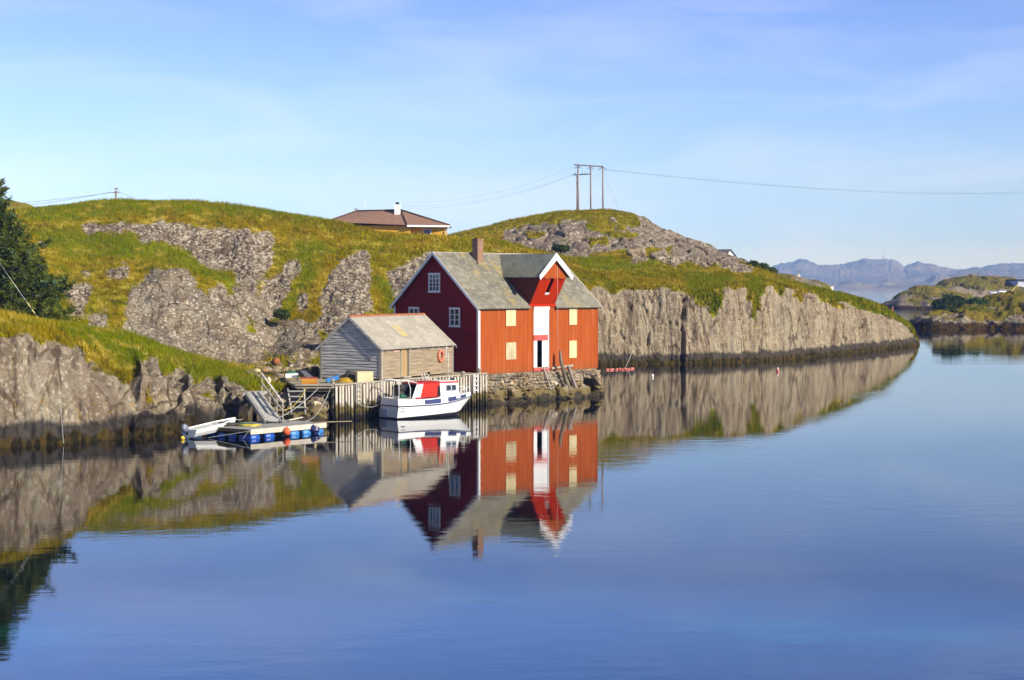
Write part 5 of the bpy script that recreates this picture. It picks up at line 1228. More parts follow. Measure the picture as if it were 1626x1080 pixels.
# canopy
b = MB(); b.add([(1.80, -1.00, 1.36), (3.52, -0.98, 1.40), (3.52, -0.86, 2.30), (2.15, -0.84, 2.30), (1.80, 1.00, 1.36), (3.52, 0.98, 1.40), (3.52, 0.86, 2.30), (2.15, 0.84, 2.30)],
    [(0,1,2,3),(7,6,5,4),(0,4,5,1),(1,5,6,2),(2,6,7,3),(3,7,4,0)])
cv = b.build('canopy', M['red_canvas'], bt)
b = MB(); b.add([(2.15, -0.86, 2.31), (3.5, -0.88, 2.31), (3.5, 0.88, 2.31), (2.15, 0.86, 2.31), (2.3, -0.6, 2.40), (3.4, -0.6, 2.42), (3.4, 0.6, 2.42), (2.3, 0.6, 2.40)], BX); b.build('canopy_top', M['red_canvas'], cv)
b = MB(); b.add([(1.76, -0.86, 1.40), (1.76, 0.86, 1.40), (2.11, 0.74, 2.26), (2.11, -0.74, 2.26)], [(0, 1, 2, 3)]); b.build('cockpit_shade_panel', M['dark'], cv, fix=False)  # flat dark panel painted as the shade inside the open cockpit
b = MB(); b.add([(3.22, -0.99, 1.42), (3.50, -1.0, 1.42), (3.50, -0.905, 2.12), (3.32, -0.90, 2.12)], [(0, 1, 2, 3)]); b.build('cockpit_gap', M['dark'], cv, fix=False)
for sg in (-1, 1):
    b = MB(); b.add([(1.15, sg*1.02, 1.36), (1.80, sg*1.02, 1.36), (2.15, sg*0.87, 2.26), (1.62, sg*0.87, 2.26), (1.15, sg*0.97, 1.36), (1.80, sg*0.97, 1.36), (2.15, sg*0.83, 2.26), (1.62, sg*0.83, 2.26)],
        [(0,1,2,3),(7,6,5,4),(0,4,5,1),(1,5,6,2),(2,6,7,3),(3,7,4,0)]); b.build('arch_side', M['hull'], bt)
b = MB(); b.add(tap(1.60, 2.2, 0.90, 0.88, 2.27, 2.36), BX); b.build('arch_top', M['red_trim'], bt)
MB().box(1.45, 1.85, -1.10, -1.04, 1.30, 1.42).build('side_light', M['red_trim'], bt)
# rails
for sg in (-1, 1):
    b = MB(); b.tube([(0.95, sg*1.05, 1.32), (1.0, sg*1.03, 2.0), (0.85, sg*0.99, 2.52), (0.75, sg*0.9, 2.58)], 0.030, 6); b.build('hoop_leg', M['white'], bt)
    b = MB(); b.tube([(-0.9+1.0, sg*0.98, 1.36), (0.10, sg*0.98, 2.45), (0.16, sg*0.92, 2.55)], 0.030, 6); b.build('hoop_leg', M['white'], bt)
    b = MB(); b.tube([(0.12, sg*0.95, 2.55), (0.80, sg*0.95, 2.58), (1.6, sg*0.9, 2.38)], 0.030, 6); b.build('top_rail', M['white'], bt)
    b = MB(); pts = [(5.3, sg*0.80, 1.78), (5.9, sg*0.62, 1.86), (6.45, sg*0.30, 1.92)]; b.tube(pts, 0.02, 6)
    for p in pts: b.tube([(p[0], p[1], 1.42), p], 0.02, 6)
    b.build('bow_rail', M['white'], bt)
MB().tube([(0.12, -0.95, 2.55), (0.12, 0.95, 2.55)], 0.030, 6).build('top_rail', M['white'], bt)
b = MB(); pts = [(0.05, -1.02, 1.52), (0.02, 0, 1.54), (0.05, 1.02, 1.52)]; b.tube(pts, 0.018, 6)
for yy in np.linspace(-1.0, 1.0, 7): b.tube([(0.05, yy, 1.34), (0.05, yy, 1.53)], 0.016, 5)
b.build('stern_rail', M['white'], bt)
MB().tube([(4.5, -0.5, 2.38), (4.5, -0.5, 4.3)], 0.014, 5).build('whip_aerial', M['white'], bt)
b = MB(); b.tube([(3.0, -0.1, 2.4), (2.75, -0.1, 2.95)], 0.03, 6); b.tube([(3.0, 0.25, 2.4), (2.75, 0.2, 2.9)], 0.03, 6); b.tube([(2.95, 0.05, 2.4), (3.25, 0.05, 2.85), (3.25, 0.05, 3.0)], 0.03, 6); b.build('mast_frame', M['white'], bt)
MB().blob((3.25, 0.05, 2.95), 0.10, 2, 0.2).build('lamp', M['black'], bt)
MB().blob((0.75, -0.45, 1.50), 0.30, 3, 0.5, 3, (1.1, 0.8, 0.5)).build('net_heap', M['net_green'], bt)
MB().box(0.9, 1.35, 0.2, 0.8, 1.36, 2.2).build('engine_box', M['net_dark'], bt)
def bw(x, y, z): return BO + Vector((x*math.cos(ba) - y*math.sin(ba), x*math.sin(ba) + y*math.cos(ba), z))
def rope(label, a, b_, sag, rad, mat_, name='rope', cat='rope', n=14, group=None):
    a, b_ = Vector(a), Vector(b_); pts = []
    for k in range(n+1):
        t = k/n; p = a.lerp(b_, t); p.z -= sag * 4 * t * (1-t); pts.append(p)
    o = MB().tube(pts, rad, 5).build(name, M[mat_]); return tag(o, label, cat, group)
rope('mooring line slung from the boat stern to the quay', bw(0.05, 1.05, 1.0), B_ + (C_-B_)*0.35 + nq*0.3 + Vector((0, 0, 1.2)), 0.35, 0.018, 'rope', 'mooring_rope')

# ------------------------------------------------------------------ floating dock
FC, FR, FL = Vector((-15.1, 91.4, 0)), Vector((-11.3, 96.1, 0)), Vector((-18.35, 94.0, 0))
fa = math.atan2(FR.y-FC.y, FR.x-FC.x); LX_, LY_ = (FR-FC).length, (FL-FC).length
fdk = thing('floating_dock', 'low floating dock of pale planks on blue drums', 'floating dock', tuple(FC), fa)
b = MB(); n = 26
for i in range(n):
    x0 = LX_*i/n; b.box(x0+0.01, x0 + LX_/n - 0.01, 0.06, LY_, 0.50, 0.56 + rnd.uniform(-0.006, 0.006))
dkf = b.build('planks', M['gangway'], fdk)
MB().box(-0.02, LX_+0.02, -0.04, 0.04, 0.28, 0.585).build('front_fascia', M['pale_deck'], fdk)
MB().box(-0.04, 0.0, 0.04, LY_, 0.36, 0.56).build('side_fascia', M['old_timber'], fdk)
MB().box(LX_-0.04, LX_+0.01, 0.04, LY_, 0.30, 0.57).build('side_fascia', M['pale_deck'], fdk)
MB().box(0.1, LX_-0.05, LY_, LY_+0.06, 0.30, 0.56).build('back_fascia', M['gangway'], fdk)
b = MB(); b.box(0.1, LX_-0.1, 0.4, LY_-0.1, -0.2, 0.34); b.build('float_core', M['dark'], fdk)
for k, x in enumerate((0.42, 1.55, 2.62, 3.55, 4.55, 5.55)):
    if k == 2: continue
    Mx = Matrix.Translation((x, 0.24, 0.05)) @ Matrix.Rotation(math.pi/2, 4, 'Y')
    b = MB(); b.lathe([(0.0, -0.33), (0.22, -0.33), (0.25, -0.29), (0.25, -0.02), (0.27, 0), (0.25, 0.02), (0.25, 0.29), (0.22, 0.33), (0, 0.33)], 16, Mx)
    b.build('drum', M['blue'] if k < 3 else M['blue_dark'], fdk)
for k in range(4):
    Mx = Matrix.Translation((0.30, 0.75 + k*0.95, 0.05)) @ Matrix.Rotation(math.pi/2, 4, 'X')
    MB().lathe([(0.0, -0.33), (0.22, -0.33), (0.25, -0.29), (0.27, 0), (0.25, 0.29), (0.22, 0.33), (0, 0.33)], 16, Mx).build('drum', M['blue'], fdk)
def fp(x, y, z): return Vector((FC.x + x*math.cos(fa) - y*math.sin(fa), FC.y + x*math.sin(fa) + y*math.cos(fa), z))
MB().tube([fp(LX_-0.5, 2.0, 0.62), fp(LX_+1.6, 0.9, 0.66)], 0.05, 6)
tag(MB().bar(fp(LX_-0.6, 0.5, 0.61), fp(LX_+1.3, -0.9, 0.63), 0.16, 0.05).build('plank', M['tan_wood']), 'brown plank sticking out from the right end of the floating dock', 'plank')
t = thing('buoy', 'round orange buoy hanging at the front of the floating dock', 'buoy', tuple(fp(2.62, -0.24, 0.06)))
MB().blob((0, 0, 0.22), 0.21, 3, 0.02, 1, (1, 1, 1.12)).build('buoy_body', M['orange'], t); MB().lathe([(0.05, 0.43), (0.05, 0.52), (0.0, 0.52)], 8).build('buoy_eye', M['red_trim'], t)
t = thing('buoy', 'small yellow buoy floating at the dinghy stern', 'buoy', tuple(px_z(290, 0.0, 91.4)))
MB().blob((0, 0, 0.08), 0.13, 3, 0.05, 2).build('buoy_body', M['yellow'], t)
def heap(label, c, r, sq, mat_, seed, name='net_heap', cat='net', parts=3):
    b = MB()
    b.blob((0, 0, 0.0), r, 3, 0.75, seed, sq, freq=2.6)
    o = b.build(name, M[mat_]); o.location = c; return tag(o, label, cat)
heap('green net hanging on the left end of the floating dock', px_z(317, 0.25, 93.6), 0.30, (0.45, 0.6, 1.1), 'net_green', 5)
heap('heap of dark net and lines on the dock beside the dinghy', fp(0.9, 3.1, 0.62), 0.55, (1.5, 0.8, 0.28), 'net_dark', 6)
heap('flat pile of yellow line on the dock before the gangway', fp(1.6, 2.0, 0.60), 0.5, (1.3, 0.6, 0.14), 'rope_yellow', 7, 'line_pile', 'rope')
heap('small dark net clump near the dock left corner', fp(0.5, 3.7, 0.60), 0.40, (1.2, 0.7, 0.35), 'net_dark', 9)
heap('teal net scrap at the gangway foot', fp(2.2, 2.7, 0.60), 0.35, (1.3, 0.6, 0.22), 'net_green', 11)
heap('dark blue bundle hanging at the right end of the dock front', fp(4.95, -0.12, 0.22), 0.25, (1.4, 0.6, 1.0), 'navy', 12, 'bundle', 'bundle')
rope('pale rope from the dock corner down into the water', fp(0.0, 0.0, 0.5), fp(-1.0, 2.6, 0.02), 0.0, 0.02, 'rope')
rope('short pale rope under the near dock corner', fp(-0.03, 0.1, 0.5), fp(-0.15, 0.5, 0.02), 0.0, 0.02, 'rope')

# ------------------------------------------------------------------ dinghy half on the dock
dn = thing('dinghy', 'white plastic dinghy with outboard pulled up on the floating dock', 'dinghy', (0, 0, 0))
s0 = px_z(300, 0.22, 91.9); s1 = px_z(374, 0.50, 95.2)
ax = (s1 - s0); DL = ax.length; ax.normalize(); lat = Vector((-ax.y, ax.x, 0)).normalized(); upv = ax.cross(lat) * 1.0
if upv.z < 0: upv = -upv
Md = Matrix(((ax.x, lat.x, upv.x, s0.x), (ax.y, lat.y, upv.y, s0.y), (ax.z, lat.z, upv.z, s0.z), (0, 0, 0, 1)))
dn.matrix_world = Md
rings, inner = [], []
for t in np.linspace(0, 1, 15):
    hbm = 0.60 * (1 - max(0, (t - 0.35)/0.65) ** 2.4); hbm = max(hbm, 0.03); sz = 0.30 + 0.16 * t ** 2; kz = -0.18 + 0.42 * max(0, (t-0.6)/0.4) ** 2
    rings.append([(t*DL, 0.0, kz), (t*DL, hbm*0.62, kz + 0.08), (t*DL, hbm*0.92, (kz+sz)/2 + 0.05), (t*DL, hbm, sz)])
    xq = t*DL*0.97+0.04; dp = 0.02 + 0.03*math.sin(math.pi*min(1, t*1.3)); inner.append([(xq, 0.0, sz - dp), (xq, hbm*0.6, sz - dp*0.8), (xq, hbm*0.90, sz - 0.01), (xq, hbm*1.0, sz + 0.004)])
b = MB(); both = [[(p[0], -p[1], p[2]) for p in r[1:]][::-1] + r for r in rings]; vs, fs = loft(both); fs.append(list(range(7))); b.add(vs, fs)
dh = b.build('hull', M['hull'], dn)
b = MB(); both = [[(p[0], -p[1], p[2]) for p in r[1:]][::-1] + r for r in inner]; vs, fs = loft(both); fs.append(list(range(7))); b.add(vs, fs)
b.build('hull_liner', simple('pale_liner', (0.70, 0.70, 0.68), None, 2, 0.6), dn)
b = MB(); pts = [r[-1] for r in rings]; b.tube(pts, 0.035, 6); b.tube([(p[0], -p[1], p[2]) for p in pts], 0.035, 6); b.build('gunwale', M['hull'], dh)
MB().box(1.5, 1.75, -0.58, 0.58, 0.26, 0.31).build('thwart', M['hull'], dn)
# outboard motor, tilted
ob = MB(); Mo = Matrix.Translation((-0.18, 0.12, 0.42)) @ Matrix.Rotation(math.radians(-35), 4, 'Y')
ob.blob((0, 0, 0), 0.28, 3, 0.06, 2, (0.85, 0.62, 1.0), Mo); eng = ob.build('engine_cowl', simple('grey_blue_cowl', (0.10, 0.12, 0.17), (0.22, 0.24, 0.30), 3, 0.35), dn)
b = MB(); b.add([(-0.08, -0.05, -0.9), (0.06, -0.05, -0.9), (0.07, 0.05, -0.9), (-0.08, 0.05, -0.9), (-0.10, -0.08, -0.2), (0.10, -0.08, -0.2), (0.10, 0.08, -0.2), (-0.10, 0.08, -0.2)], BX, Mo); b.build('engine_leg', M['black'], eng)
b = MB(); b.lathe([(0.0, -0.1), (0.03, -0.1), (0.045, 0.0), (0.03, 0.12), (0, 0.12)], 8, Mo @ Matrix.Translation((-0.02, 0, -0.82)) @ Matrix.Rotation(math.pi/2, 4, 'Y'))
for k in range(3):
    a = k * 2.094; b.add([(-0.16, 0, -0.82), (-0.13, 0.12*math.cos(a), -0.82+0.12*math.sin(a)), (-0.19, 0.12*math.cos(a+0.6), -0.82+0.12*math.sin(a+0.6))], [(0, 1, 2)], Mo)
b.build('propeller', M['steel'], eng)
rope('pale line from the dinghy bow to the dark rock cleft', Md @ Vector((DL, 0, 0.4)), px_z(402, 1.5, 102.0), 0.5, 0.022, 'rope')
t = thing('crate', 'white plastic crate floating by the dinghy stern against the dock', 'crate', tuple(px_z(306, 0.0, 92.6)), fa)
b = MB(); b.box(-0.55, 0.5, -0.25, 0.25, -0.1, 0.36); b.build('crate_body', M['hull'], t); MB().box(-0.58, 0.53, -0.28, 0.28, 0.36, 0.40).build('rim', M['hull'], t)

# ------------------------------------------------------------------ gangway, landing, steps
gw = thing('gangway', 'grey wooden gangway with one handrail sloping from rock to floating dock', 'gangway', (0, 0, 0))
g0l, g0r = px_z(421, 0.72, 95.6), px_z(448, 0.72, 95.9)
g1l, g1r = px_z(389, 2.22, 99.2), px_z(415, 2.22, 99.5)
dl_ = (g0l - g1l); sd_ = (g1r - g1l).normalized(); up3 = sd_.cross(dl_.normalized()); up3 = up3 if up3.z > 0 else -up3
b = MB(); n = 17
for i in range(n):
    a = g1l + dl_*(i/n); c = g1l + dl_*((i+0.90)/n); a2 = a + (g1r-g1l); c2 = c + (g0r-g0l)*((i+0.9)/n) + (g1r-g1l)*(1-(i+0.9)/n); a2 = a + (g0r-g0l)*(i/n) + (g1r-g1l)*(1-i/n)
    p = [a, a2, c2, c]; b.add(p + [q - up3*0.05 for q in p], BX)
b.build('planks', M['gangway'], gw)
for (p, q) in ((g1l, g0l), (g1r, g0r)):
    MB().bar(p - up3*0.13, q - up3*0.13, 0.07, 0.16).build('side_beam', M['gangway'], gw)
for (p, q) in ((g1l + sd_*0.12, g0l + sd_*0.12), (g1r - sd_*0.12, g0r - sd_*0.12)):
    MB().bar(p.lerp(q, 0.0) + up3*0.02, p.lerp(q, 0.9) + up3*0.02, 0.05, 0.03).build('cleat_strip', M['grey_wood'], gw)
rl0, rl1 = g0r + sd_*0.05, g1r + sd_*0.05
for k, u in enumerate((0.0, 0.28, 0.62, 1.0)):
    p = rl0.lerp(rl1, u); MB().bar(p + Vector((0, 0, -0.1)), p + Vector((0, 0, 1.10)), 0.07, 0.07).build('rail_post', M['post_wood'], gw)
MB().bar(rl0 + Vector((0, 0, 1.10)), rl1 + (rl1-rl0).normalized()*0.25 + Vector((0, 0, 1.12)), 0.13, 0.06).build('handrail', M['grey_wood'], gw)
MB().bar(rl0 + Vector((0, 0, 0.55)), rl1 + Vector((0, 0, 0.55)), 0.05, 0.10).build('mid_rail', M['grey_wood'], gw)
b = MB(); 
for s_ in (0.15, 0.85):
    p = g0l.lerp(g0r, s_); Mx = Matrix.Translation(p - Vector((0, 0.15, 0.05))) @ Matrix.Rotation(math.pi/2, 4, 'Y'); MB().lathe([(0, -0.04), (0.09, -0.04), (0.09, 0.04), (0, 0.04)], 12, Mx).build('wheel', M['black'], gw)
t = thing('landing', 'concrete landing at the head of the gangway', 'landing', (0, 0, 0))
lp = [g1l + Vector((-0.12, -0.15, 0)), g1r + Vector((0.02, -0.15, 0)), g1r + Vector((0.1, 1.9, 0)), g1l + Vector((-0.3, 1.9, 0))]
MB().prism([(p.x, p.y, 2.0) for p in lp], (0, 0, 1), 0.18).build('slab', M['concrete'], t)
for p in (lp[0] + Vector((0.3, 0.9, 0)), lp[1] + Vector((-0.3, 0.9, 0))): MB().bar((p.x, p.y, -0.8), (p.x, p.y, 2.0), 0.22, 0.22).build('support', M['old_timber'], t)
stp = thing('stairs', 'short wooden steps down the rock between gangway and quay', 'stairs', (0, 0, 0))
for k in range(4):
    zz = 2.0 - k*0.32; c0 = px_z(459 + k*2, zz, 103.6 - k*0.42); c1 = px_z(481 + k*0.5, zz, 103.6 - k*0.42)
    MB().bar(c0, c1, 0.36, 0.07).build('step', M['gangway'], stp)
    MB().bar(c0 - Vector((0, -0.15, 0.17)), c1 - Vector((0, -0.15, 0.17)), 0.04, 0.26).build('riser', M['old_timber'], stp)
for xx in (457, 483): MB().bar(px_z(xx, 2.05, 104.0), px_z(xx + (6 if xx < 470 else 2), 0.7, 101.9), 0.08, 0.22).build('stringer', M['grey_wood'], stp)
# boulders in the gap between gangway and quay
items = []
for i in range(34):
    xx = rnd.uniform(438, 514); zz = rnd.uniform(-0.2, 1.45); dd_ = 105.6 - 1.5*(1.4-zz) + rnd.uniform(-0.3, 0.5)
    p = px_z(xx, zz, dd_); items.append(((p.x, p.y, p.z), rnd.uniform(0.30, 0.62), (rnd.uniform(0.9, 1.5), 1, rnd.uniform(0.7, 1.1)), 3))
o = stones('shore_boulders', items, None); tag(o, 'weedy boulders heaped between the gangway and the quay poles', 'boulders', kind='stuff')
rope('yellow rope slung from the quay edge to the gangway rail', A_ + Vector((0.75, -0.1, 2.2)), rl0.lerp(rl1, 0.35) + Vector((0.05, 0, 0.05)), 0.55, 0.02, 'rope_yellow')
rope('long pale rope from the quay edge down to the floating dock', Vector((-12.7, 104.2, 2.2)), fp(LX_-2.8, 2.4, 0.62), 0.35, 0.02, 'rope')
rope('thin pale rope hanging from the quay corner to the dock end', Vector((-11.95, 104.15, 2.1)), fp(LX_-0.4, 1.4, 0.62), 0.5, 0.016, 'rope')
t = thing('fender', 'small white fender tied in the long pale rope', 'fender', tuple(px_z(500, 1.35, 101.6)))
MB().blob((0, 0, 0), 0.15, 2, 0.15, 3, (0.8, 0.8, 1.2)).build('fender_body', M['cream'], t)
tag(MB().bar(px_z(458, 0.64, 97.2), px_z(480, 0.72, 98.4), 0.14, 0.06).build('plank', M['pale_deck']), 'pale plank lying on the back of the floating dock', 'plank')

# ------------------------------------------------------------------ things on the quay and shore
def onq(x, y, z=2.31): return on_level(x, y, z)
q = onq(577, 607.5)
t = thing('box', 'cream cardboard box on the quay before the grey gable', 'box', (q.x, q.y + 0.45, 2.31), math.radians(18))
b = MB(); b.box(-0.55, 0.55, -0.42, 0.42, 0, 0.72); b.build('carton', M['carton'], t)
b = MB(); b.box(-0.56, 0.56, -0.43, 0.43, 0.66, 0.735); b.build('lid', M['carton'], t)
q = onq(529, 608.5)
t = thing('tub', 'tilted bright blue plastic tub on the quay edge left of the box', 'tub', (q.x, q.y + 0.3, 2.31), math.radians(15))
b = MB(); Mt = Matrix.Rotation(math.radians(-16), 4, 'Y'); b.add(tap(-0.42, 0.42, 0.22, 0.30, 0.14, 0.36), BX, Mt); b.build('tub_body', M['blue_dark'], t)
MB().add(tap(-0.48, 0.48, 0.33, 0.33, 0.36, 0.41), BX, Mt).build('rim', M['blue_dark'], t)
q = onq(549, 607.5); heap('mustard yellow net heap between blue tub and box', (q.x, q.y + 0.5, 2.36), 0.55, (1.3, 0.8, 0.45), 'yellow_net', 21)
q = onq(566, 607.5); heap('dark net behind the cream box', (q.x - 0.5, q.y + 1.3, 2.38), 0.62, (1.4, 0.7, 0.75), 'net_dark', 22)
q = onq(490, 611.5)
cr = thing('fish_crate', 'lower yellow, red and black striped crate at the left quay end', 'crate', (q.x, q.y + 0.4, 2.31), math.radians(6), 'striped crates on the quay')
def crate(parent, z0, c1, c2):
    b = MB(); b.add(tap(-0.52, 0.52, 0.36, 0.40, z0, z0+0.20), BX); cb = b.build('crate_body', M[c1], parent)
    b = MB(); b.add(tap(-0.555, 0.555, 0.425, 0.425, z0+0.19, z0+0.235), BX); b.build('rim', M[c2], cb)
    b = MB(); b.add(tap(-0.53, 0.53, 0.392, 0.400, z0+0.08, z0+0.12), BX); b.build('band', M[c2], cb)
M['red_plastic'] = simple('red_plastic', (0.50, 0.05, 0.03), None, 3, 0.5)
crate(cr, 0.0, 'yellow', 'red_plastic')
cr2 = thing('fish_crate', 'upper yellow crate with dark rim stacked at the left quay end', 'crate', (q.x, q.y + 0.4, 2.55), math.radians(8), 'striped crates on the quay'); crate(cr2, 0.0, 'yellow', 'red_plastic')
q = px_z(490, 2.3, 108.5); t = thing('sheet', 'dark sheet leaning up behind the striped crates', 'sheet', tuple(q), 0.4)
MB().add([(0.1, 0, 0), (0.75, 0.1, 0), (-0.05, 0.5, 0.75), (-0.5, 0.4, 0.8), (0.1, 0.04, 0), (0.75, 0.14, 0), (-0.05, 0.54, 0.75), (-0.5, 0.44, 0.8)], BX).build('sheet_panel', simple('dark_grey_sheet', (0.07, 0.07, 0.08), None, 3, 0.6), t)
q = px_z(463, 2.35, 109.5); t = thing('fish_tub', 'grey white fish tub with green net on a metal stand', 'tub', tuple(q), 0.3)
MB().add(tap(-0.48, 0.40, 0.32, 0.36, 0.22, 0.50), BX).build('tub_body', M['hull'], t)
for (xx, yy) in ((-0.4, -0.28), (0.35, -0.28), (0.35, 0.28), (-0.4, 0.28)): MB().bar((xx, yy, -0.35), (xx, yy, 0.24), 0.05, 0.05).build('leg', M['old_timber'], t)
MB().blob((-0.1, 0, 0.55), 0.3, 2, 0.5, 4, (1.2, 0.8, 0.4)).build('net', M['net_green'], t)
q = px_z(438, 2.75, 124.0); t = thing('barrel', 'rusty open barrel lying at the foot of the rock', 'barrel', tuple(q), 0.5); t.scale = (0.62, 0.62, 0.62)
Mb = Matrix.Translation((0, 0, 0.35)) @ Matrix.Rotation(math.radians(80), 4, 'X')
MB().lathe([(0.0, 0.5), (0.42, 0.5), (0.44, 0.2), (0.42, 0.0), (0.44, -0.2), (0.42, -0.5), (0.40, -0.5), (0.39, 0.45), (0, 0.45)], 18, Mb).build('barrel_body', M['rust'], t)
MB().lathe([(0.39, -0.3), (0, -0.3)], 18, Mb).build('barrel_inside', M['dark'], t)
q = px_z(408, 2.55, 117.0); t = thing('float', 'white round float lying in the grass of the shore', 'float', tuple(q)); MB().blob((0, 0, 0.05), 0.24, 3, 0.08, 3, (1.2, 1, 0.85)).build('float_body', M['cream'], t)
q = px_z(421, 2.6, 116.5); t = thing('float', 'ochre crumpled float right of the white one', 'float', tuple(q)); MB().blob((0, 0, 0.05), 0.24, 3, 0.35, 7, (1.1, 1, 0.8)).build('float_body', simple('ochre_plastic', (0.40, 0.24, 0.08), None, 3, 0.7), t)
q = px_z(427, 2.35, 108.0); t = thing('float', 'pale float beside the head of the handrail', 'float', tuple(q)); MB().blob((0, 0, 0.1), 0.2, 3, 0.15, 9, (0.8, 1, 1.2)).build('float_body', M['carton'], t)
q = px_z(500, 2.4, 113.5); t = thing('drum', 'small dark drum by the left wall of the shed', 'drum', tuple(q)); MB().lathe([(0, 0), (0.28, 0), (0.28, 0.7), (0.30, 0.72), (0, 0.72)], 16).build('drum_body', M['net_dark'], t)
items = []
for i in range(60):
    xx = rnd.uniform(396, 508); p = px_z(xx, 0, rnd.uniform(110, 126)); zz = 2.2 + (p.y - 110) * 0.03
    if p.x > -14.2 and p.y < 112: continue
    items.append(((p.x, p.y, zz + rnd.uniform(-0.1, 0.12)), rnd.uniform(0.15, 0.42), (rnd.uniform(0.9, 1.6), 1, rnd.uniform(0.5, 0.8)), 2))
tag(stones('rubble', items, None), 'loose rubble and flat stones on the shore left of the shed', 'stones', kind='stuff')

# ------------------------------------------------------------------ boulders on the plateau
for i, (xx, dd_, zz, r, lab) in enumerate(((1010, 222, 13.3, 1.25, 'round grey boulder on the grass below the rocky knoll'), (1046, 221, 13.0, 1.1, 'dark split boulder right of the round one'))):
    t = thing('boulder', lab, 'boulder', tuple(px_z(xx, zz, dd_)), 0, 'boulders on the plateau'); o = stones('rock', [((0, 0, 0), r, (1.1, 1, 0.8), 4)], t, 'stone')

# ------------------------------------------------------------------ yellow house on the hill
yh = thing('house', 'yellow house with hipped brown tile roof and white chimney beyond the crest', 'house', (0, 0, 0))
HD = 206.0
def hp(x, y, dd=0): p = at(x, y, HD + dd); return p
zev = hp(640, 358).z; zrg = hp(600, 336.5, 5).z; zg = zev - 3.2
xl, xr = hp(527, 350).x - 0.6, hp(714, 358).x
xm = hp(647, 356).x; rL, rR = hp(567, 336, 5).x, hp(637, 334, 5).x
Dp = 10.0
b = MB()
y0 = HD - 1.0; ym = HD + 4.0; y1 = HD + 9.0
b.add([(xl, y0, zev+0.4), (xm, y0, zev), (rR, ym, zrg+0.15), (rL, ym, zrg)], [(0, 1, 2, 3)])
b.add([(xm, y0, zev), (xr, y0 + 1.6, zev), (rR, ym, zrg+0.15)], [(0, 1, 2)])
b.add([(xr, y0+1.6, zev), (xr, y1, zev), (rR, ym, zrg+0.15)], [(0, 1, 2)])
b.add([(xr, y1, zev), (xl, y1, zev), (rL, ym, zrg), (rR, ym, zrg+0.15)], [(0, 1, 2, 3)])
b.add([(xl, y1, zev), (xl, y0, zev+0.4), (rL, ym, zrg)], [(0, 1, 2)])
hr = b.build('roof', M['tiles'], yh)
b = MB(); b.tube([(xm, y0, zev+0.06), (rR, ym, zrg+0.2)], 0.13, 6); b.tube([(xl, y0, zev+0.45), (rL, ym, zrg+0.05)], 0.12, 6); b.tube([(xr, y0+1.6, zev+.05), (rR, ym, zrg+0.2)], 0.13, 6); b.tube([(rL, ym, zrg+0.05), (rR, ym, zrg+0.2)], 0.13, 6); b.build('ridge_tiles', simple('dark_ridge_tiles', (0.09, 0.045, 0.035), None, 3, 0.8), hr)
b = MB(); b.box(xm + 0.4, xr - 0.7, y0 + 2.0, y1 - 0.5, zg, zev - 0.02); b.box(xl + 0.6, xm + 0.4, y0 + 0.8, y1 - 0.5, zg, zev - 0.05); b.build('wall', M['yellow_wall'], yh)
b = MB(); b.bar((xm, y0 - 0.02, zev - 0.10), (xr, y0 + 1.55, zev - 0.10), 0.12, 0.22); b.build('gutter', M['white'], yh)
MB().tube([(xr - 0.1, y0 + 1.9, zev - 0.2), (xr - 0.75, y0 + 1.95, zev - 0.8), (xr - 0.75, y0 + 1.95, zg)], 0.07, 6).build('downpipe', simple('grey_pipe', (0.3, 0.3, 0.32), None, 2, 0.5), yh)
b = MB(); wx0 = hp(672, 360).x; wx1 = hp(684, 360).x; b.box(wx0, wx1, y0 + 1.93, y0 + 2.02, zev - 1.4, zev - 0.42); wdn = b.build('window', M['white'], yh)
MB().box(wx0 + 0.1, wx1 - 0.1, y0 + 1.90, y0 + 1.95, zev - 1.3, zev - 0.52).build('pane', M['glass'], wdn)
cx_ = hp(632, 330, 4).x; ztop = hp(632, 325.5, 4).z
b = MB(); b.box(cx_ - 0.38, cx_ + 0.38, ym - 1.5, ym - 0.7, zrg - 1.0, ztop); hc = b.build('chimney', M['white'], hr)
b = MB(); b.box(cx_ - 0.22, cx_ + 0.22, ym - 1.35, ym - 0.85, ztop, ztop + 0.14); b.blob((cx_, ym - 1.1, ztop + 0.22), 0.26, 2, 0, 1, (1, 1, 0.4)); b.build('chimney_cowl', M['dark_roof'], hc)
MB().tube([(hp(580, 330, 4).x, ym, zrg), (hp(580, 318, 4).x, ym, hp(580, 318, 4).z)], 0.035, 5).build('aerial', M['white'], hr)
def gull(label, p, rz, group):
    t = thing('gull', label, 'bird', tuple(p), rz, group)
    b = MB(); b.tube([(-0.34, 0, 0.16), (-0.22, 0, 0.18), (-0.05, 0, 0.20), (0.12, 0, 0.23), (0.18, 0, 0.32), (0.24, 0, 0.36), (0.30, 0, 0.355)], [0.012, 0.06, 0.11, 0.10, 0.065, 0.06, 0.02], 10); b.tube([(0.0, 0.03, 0.12), (0.01, 0.03, 0.0)], 0.012, 5); b.tube([(0.0, -0.03, 0.12), (0.01, -0.03, 0.0)], 0.012, 5)
    bd = b.build('body', M['gull_white'], t)
    for sg in (-1, 1): MB().blob((-0.12, sg*0.09, 0.22), 0.2, 2, 0.05, 1, (1.1, 0.16, 0.38)).build('wing', M['gull_grey'], bd)
    MB().tube([(0.29, 0, 0.355), (0.37, 0, 0.34)], [0.018, 0.004], 6).build('beak', M['yellow'], bd); return t
gull('gull standing on the left end of the brown tiled roof ridge', (rL - 0.1, ym, zrg + 0.12), math.pi, 'gulls')

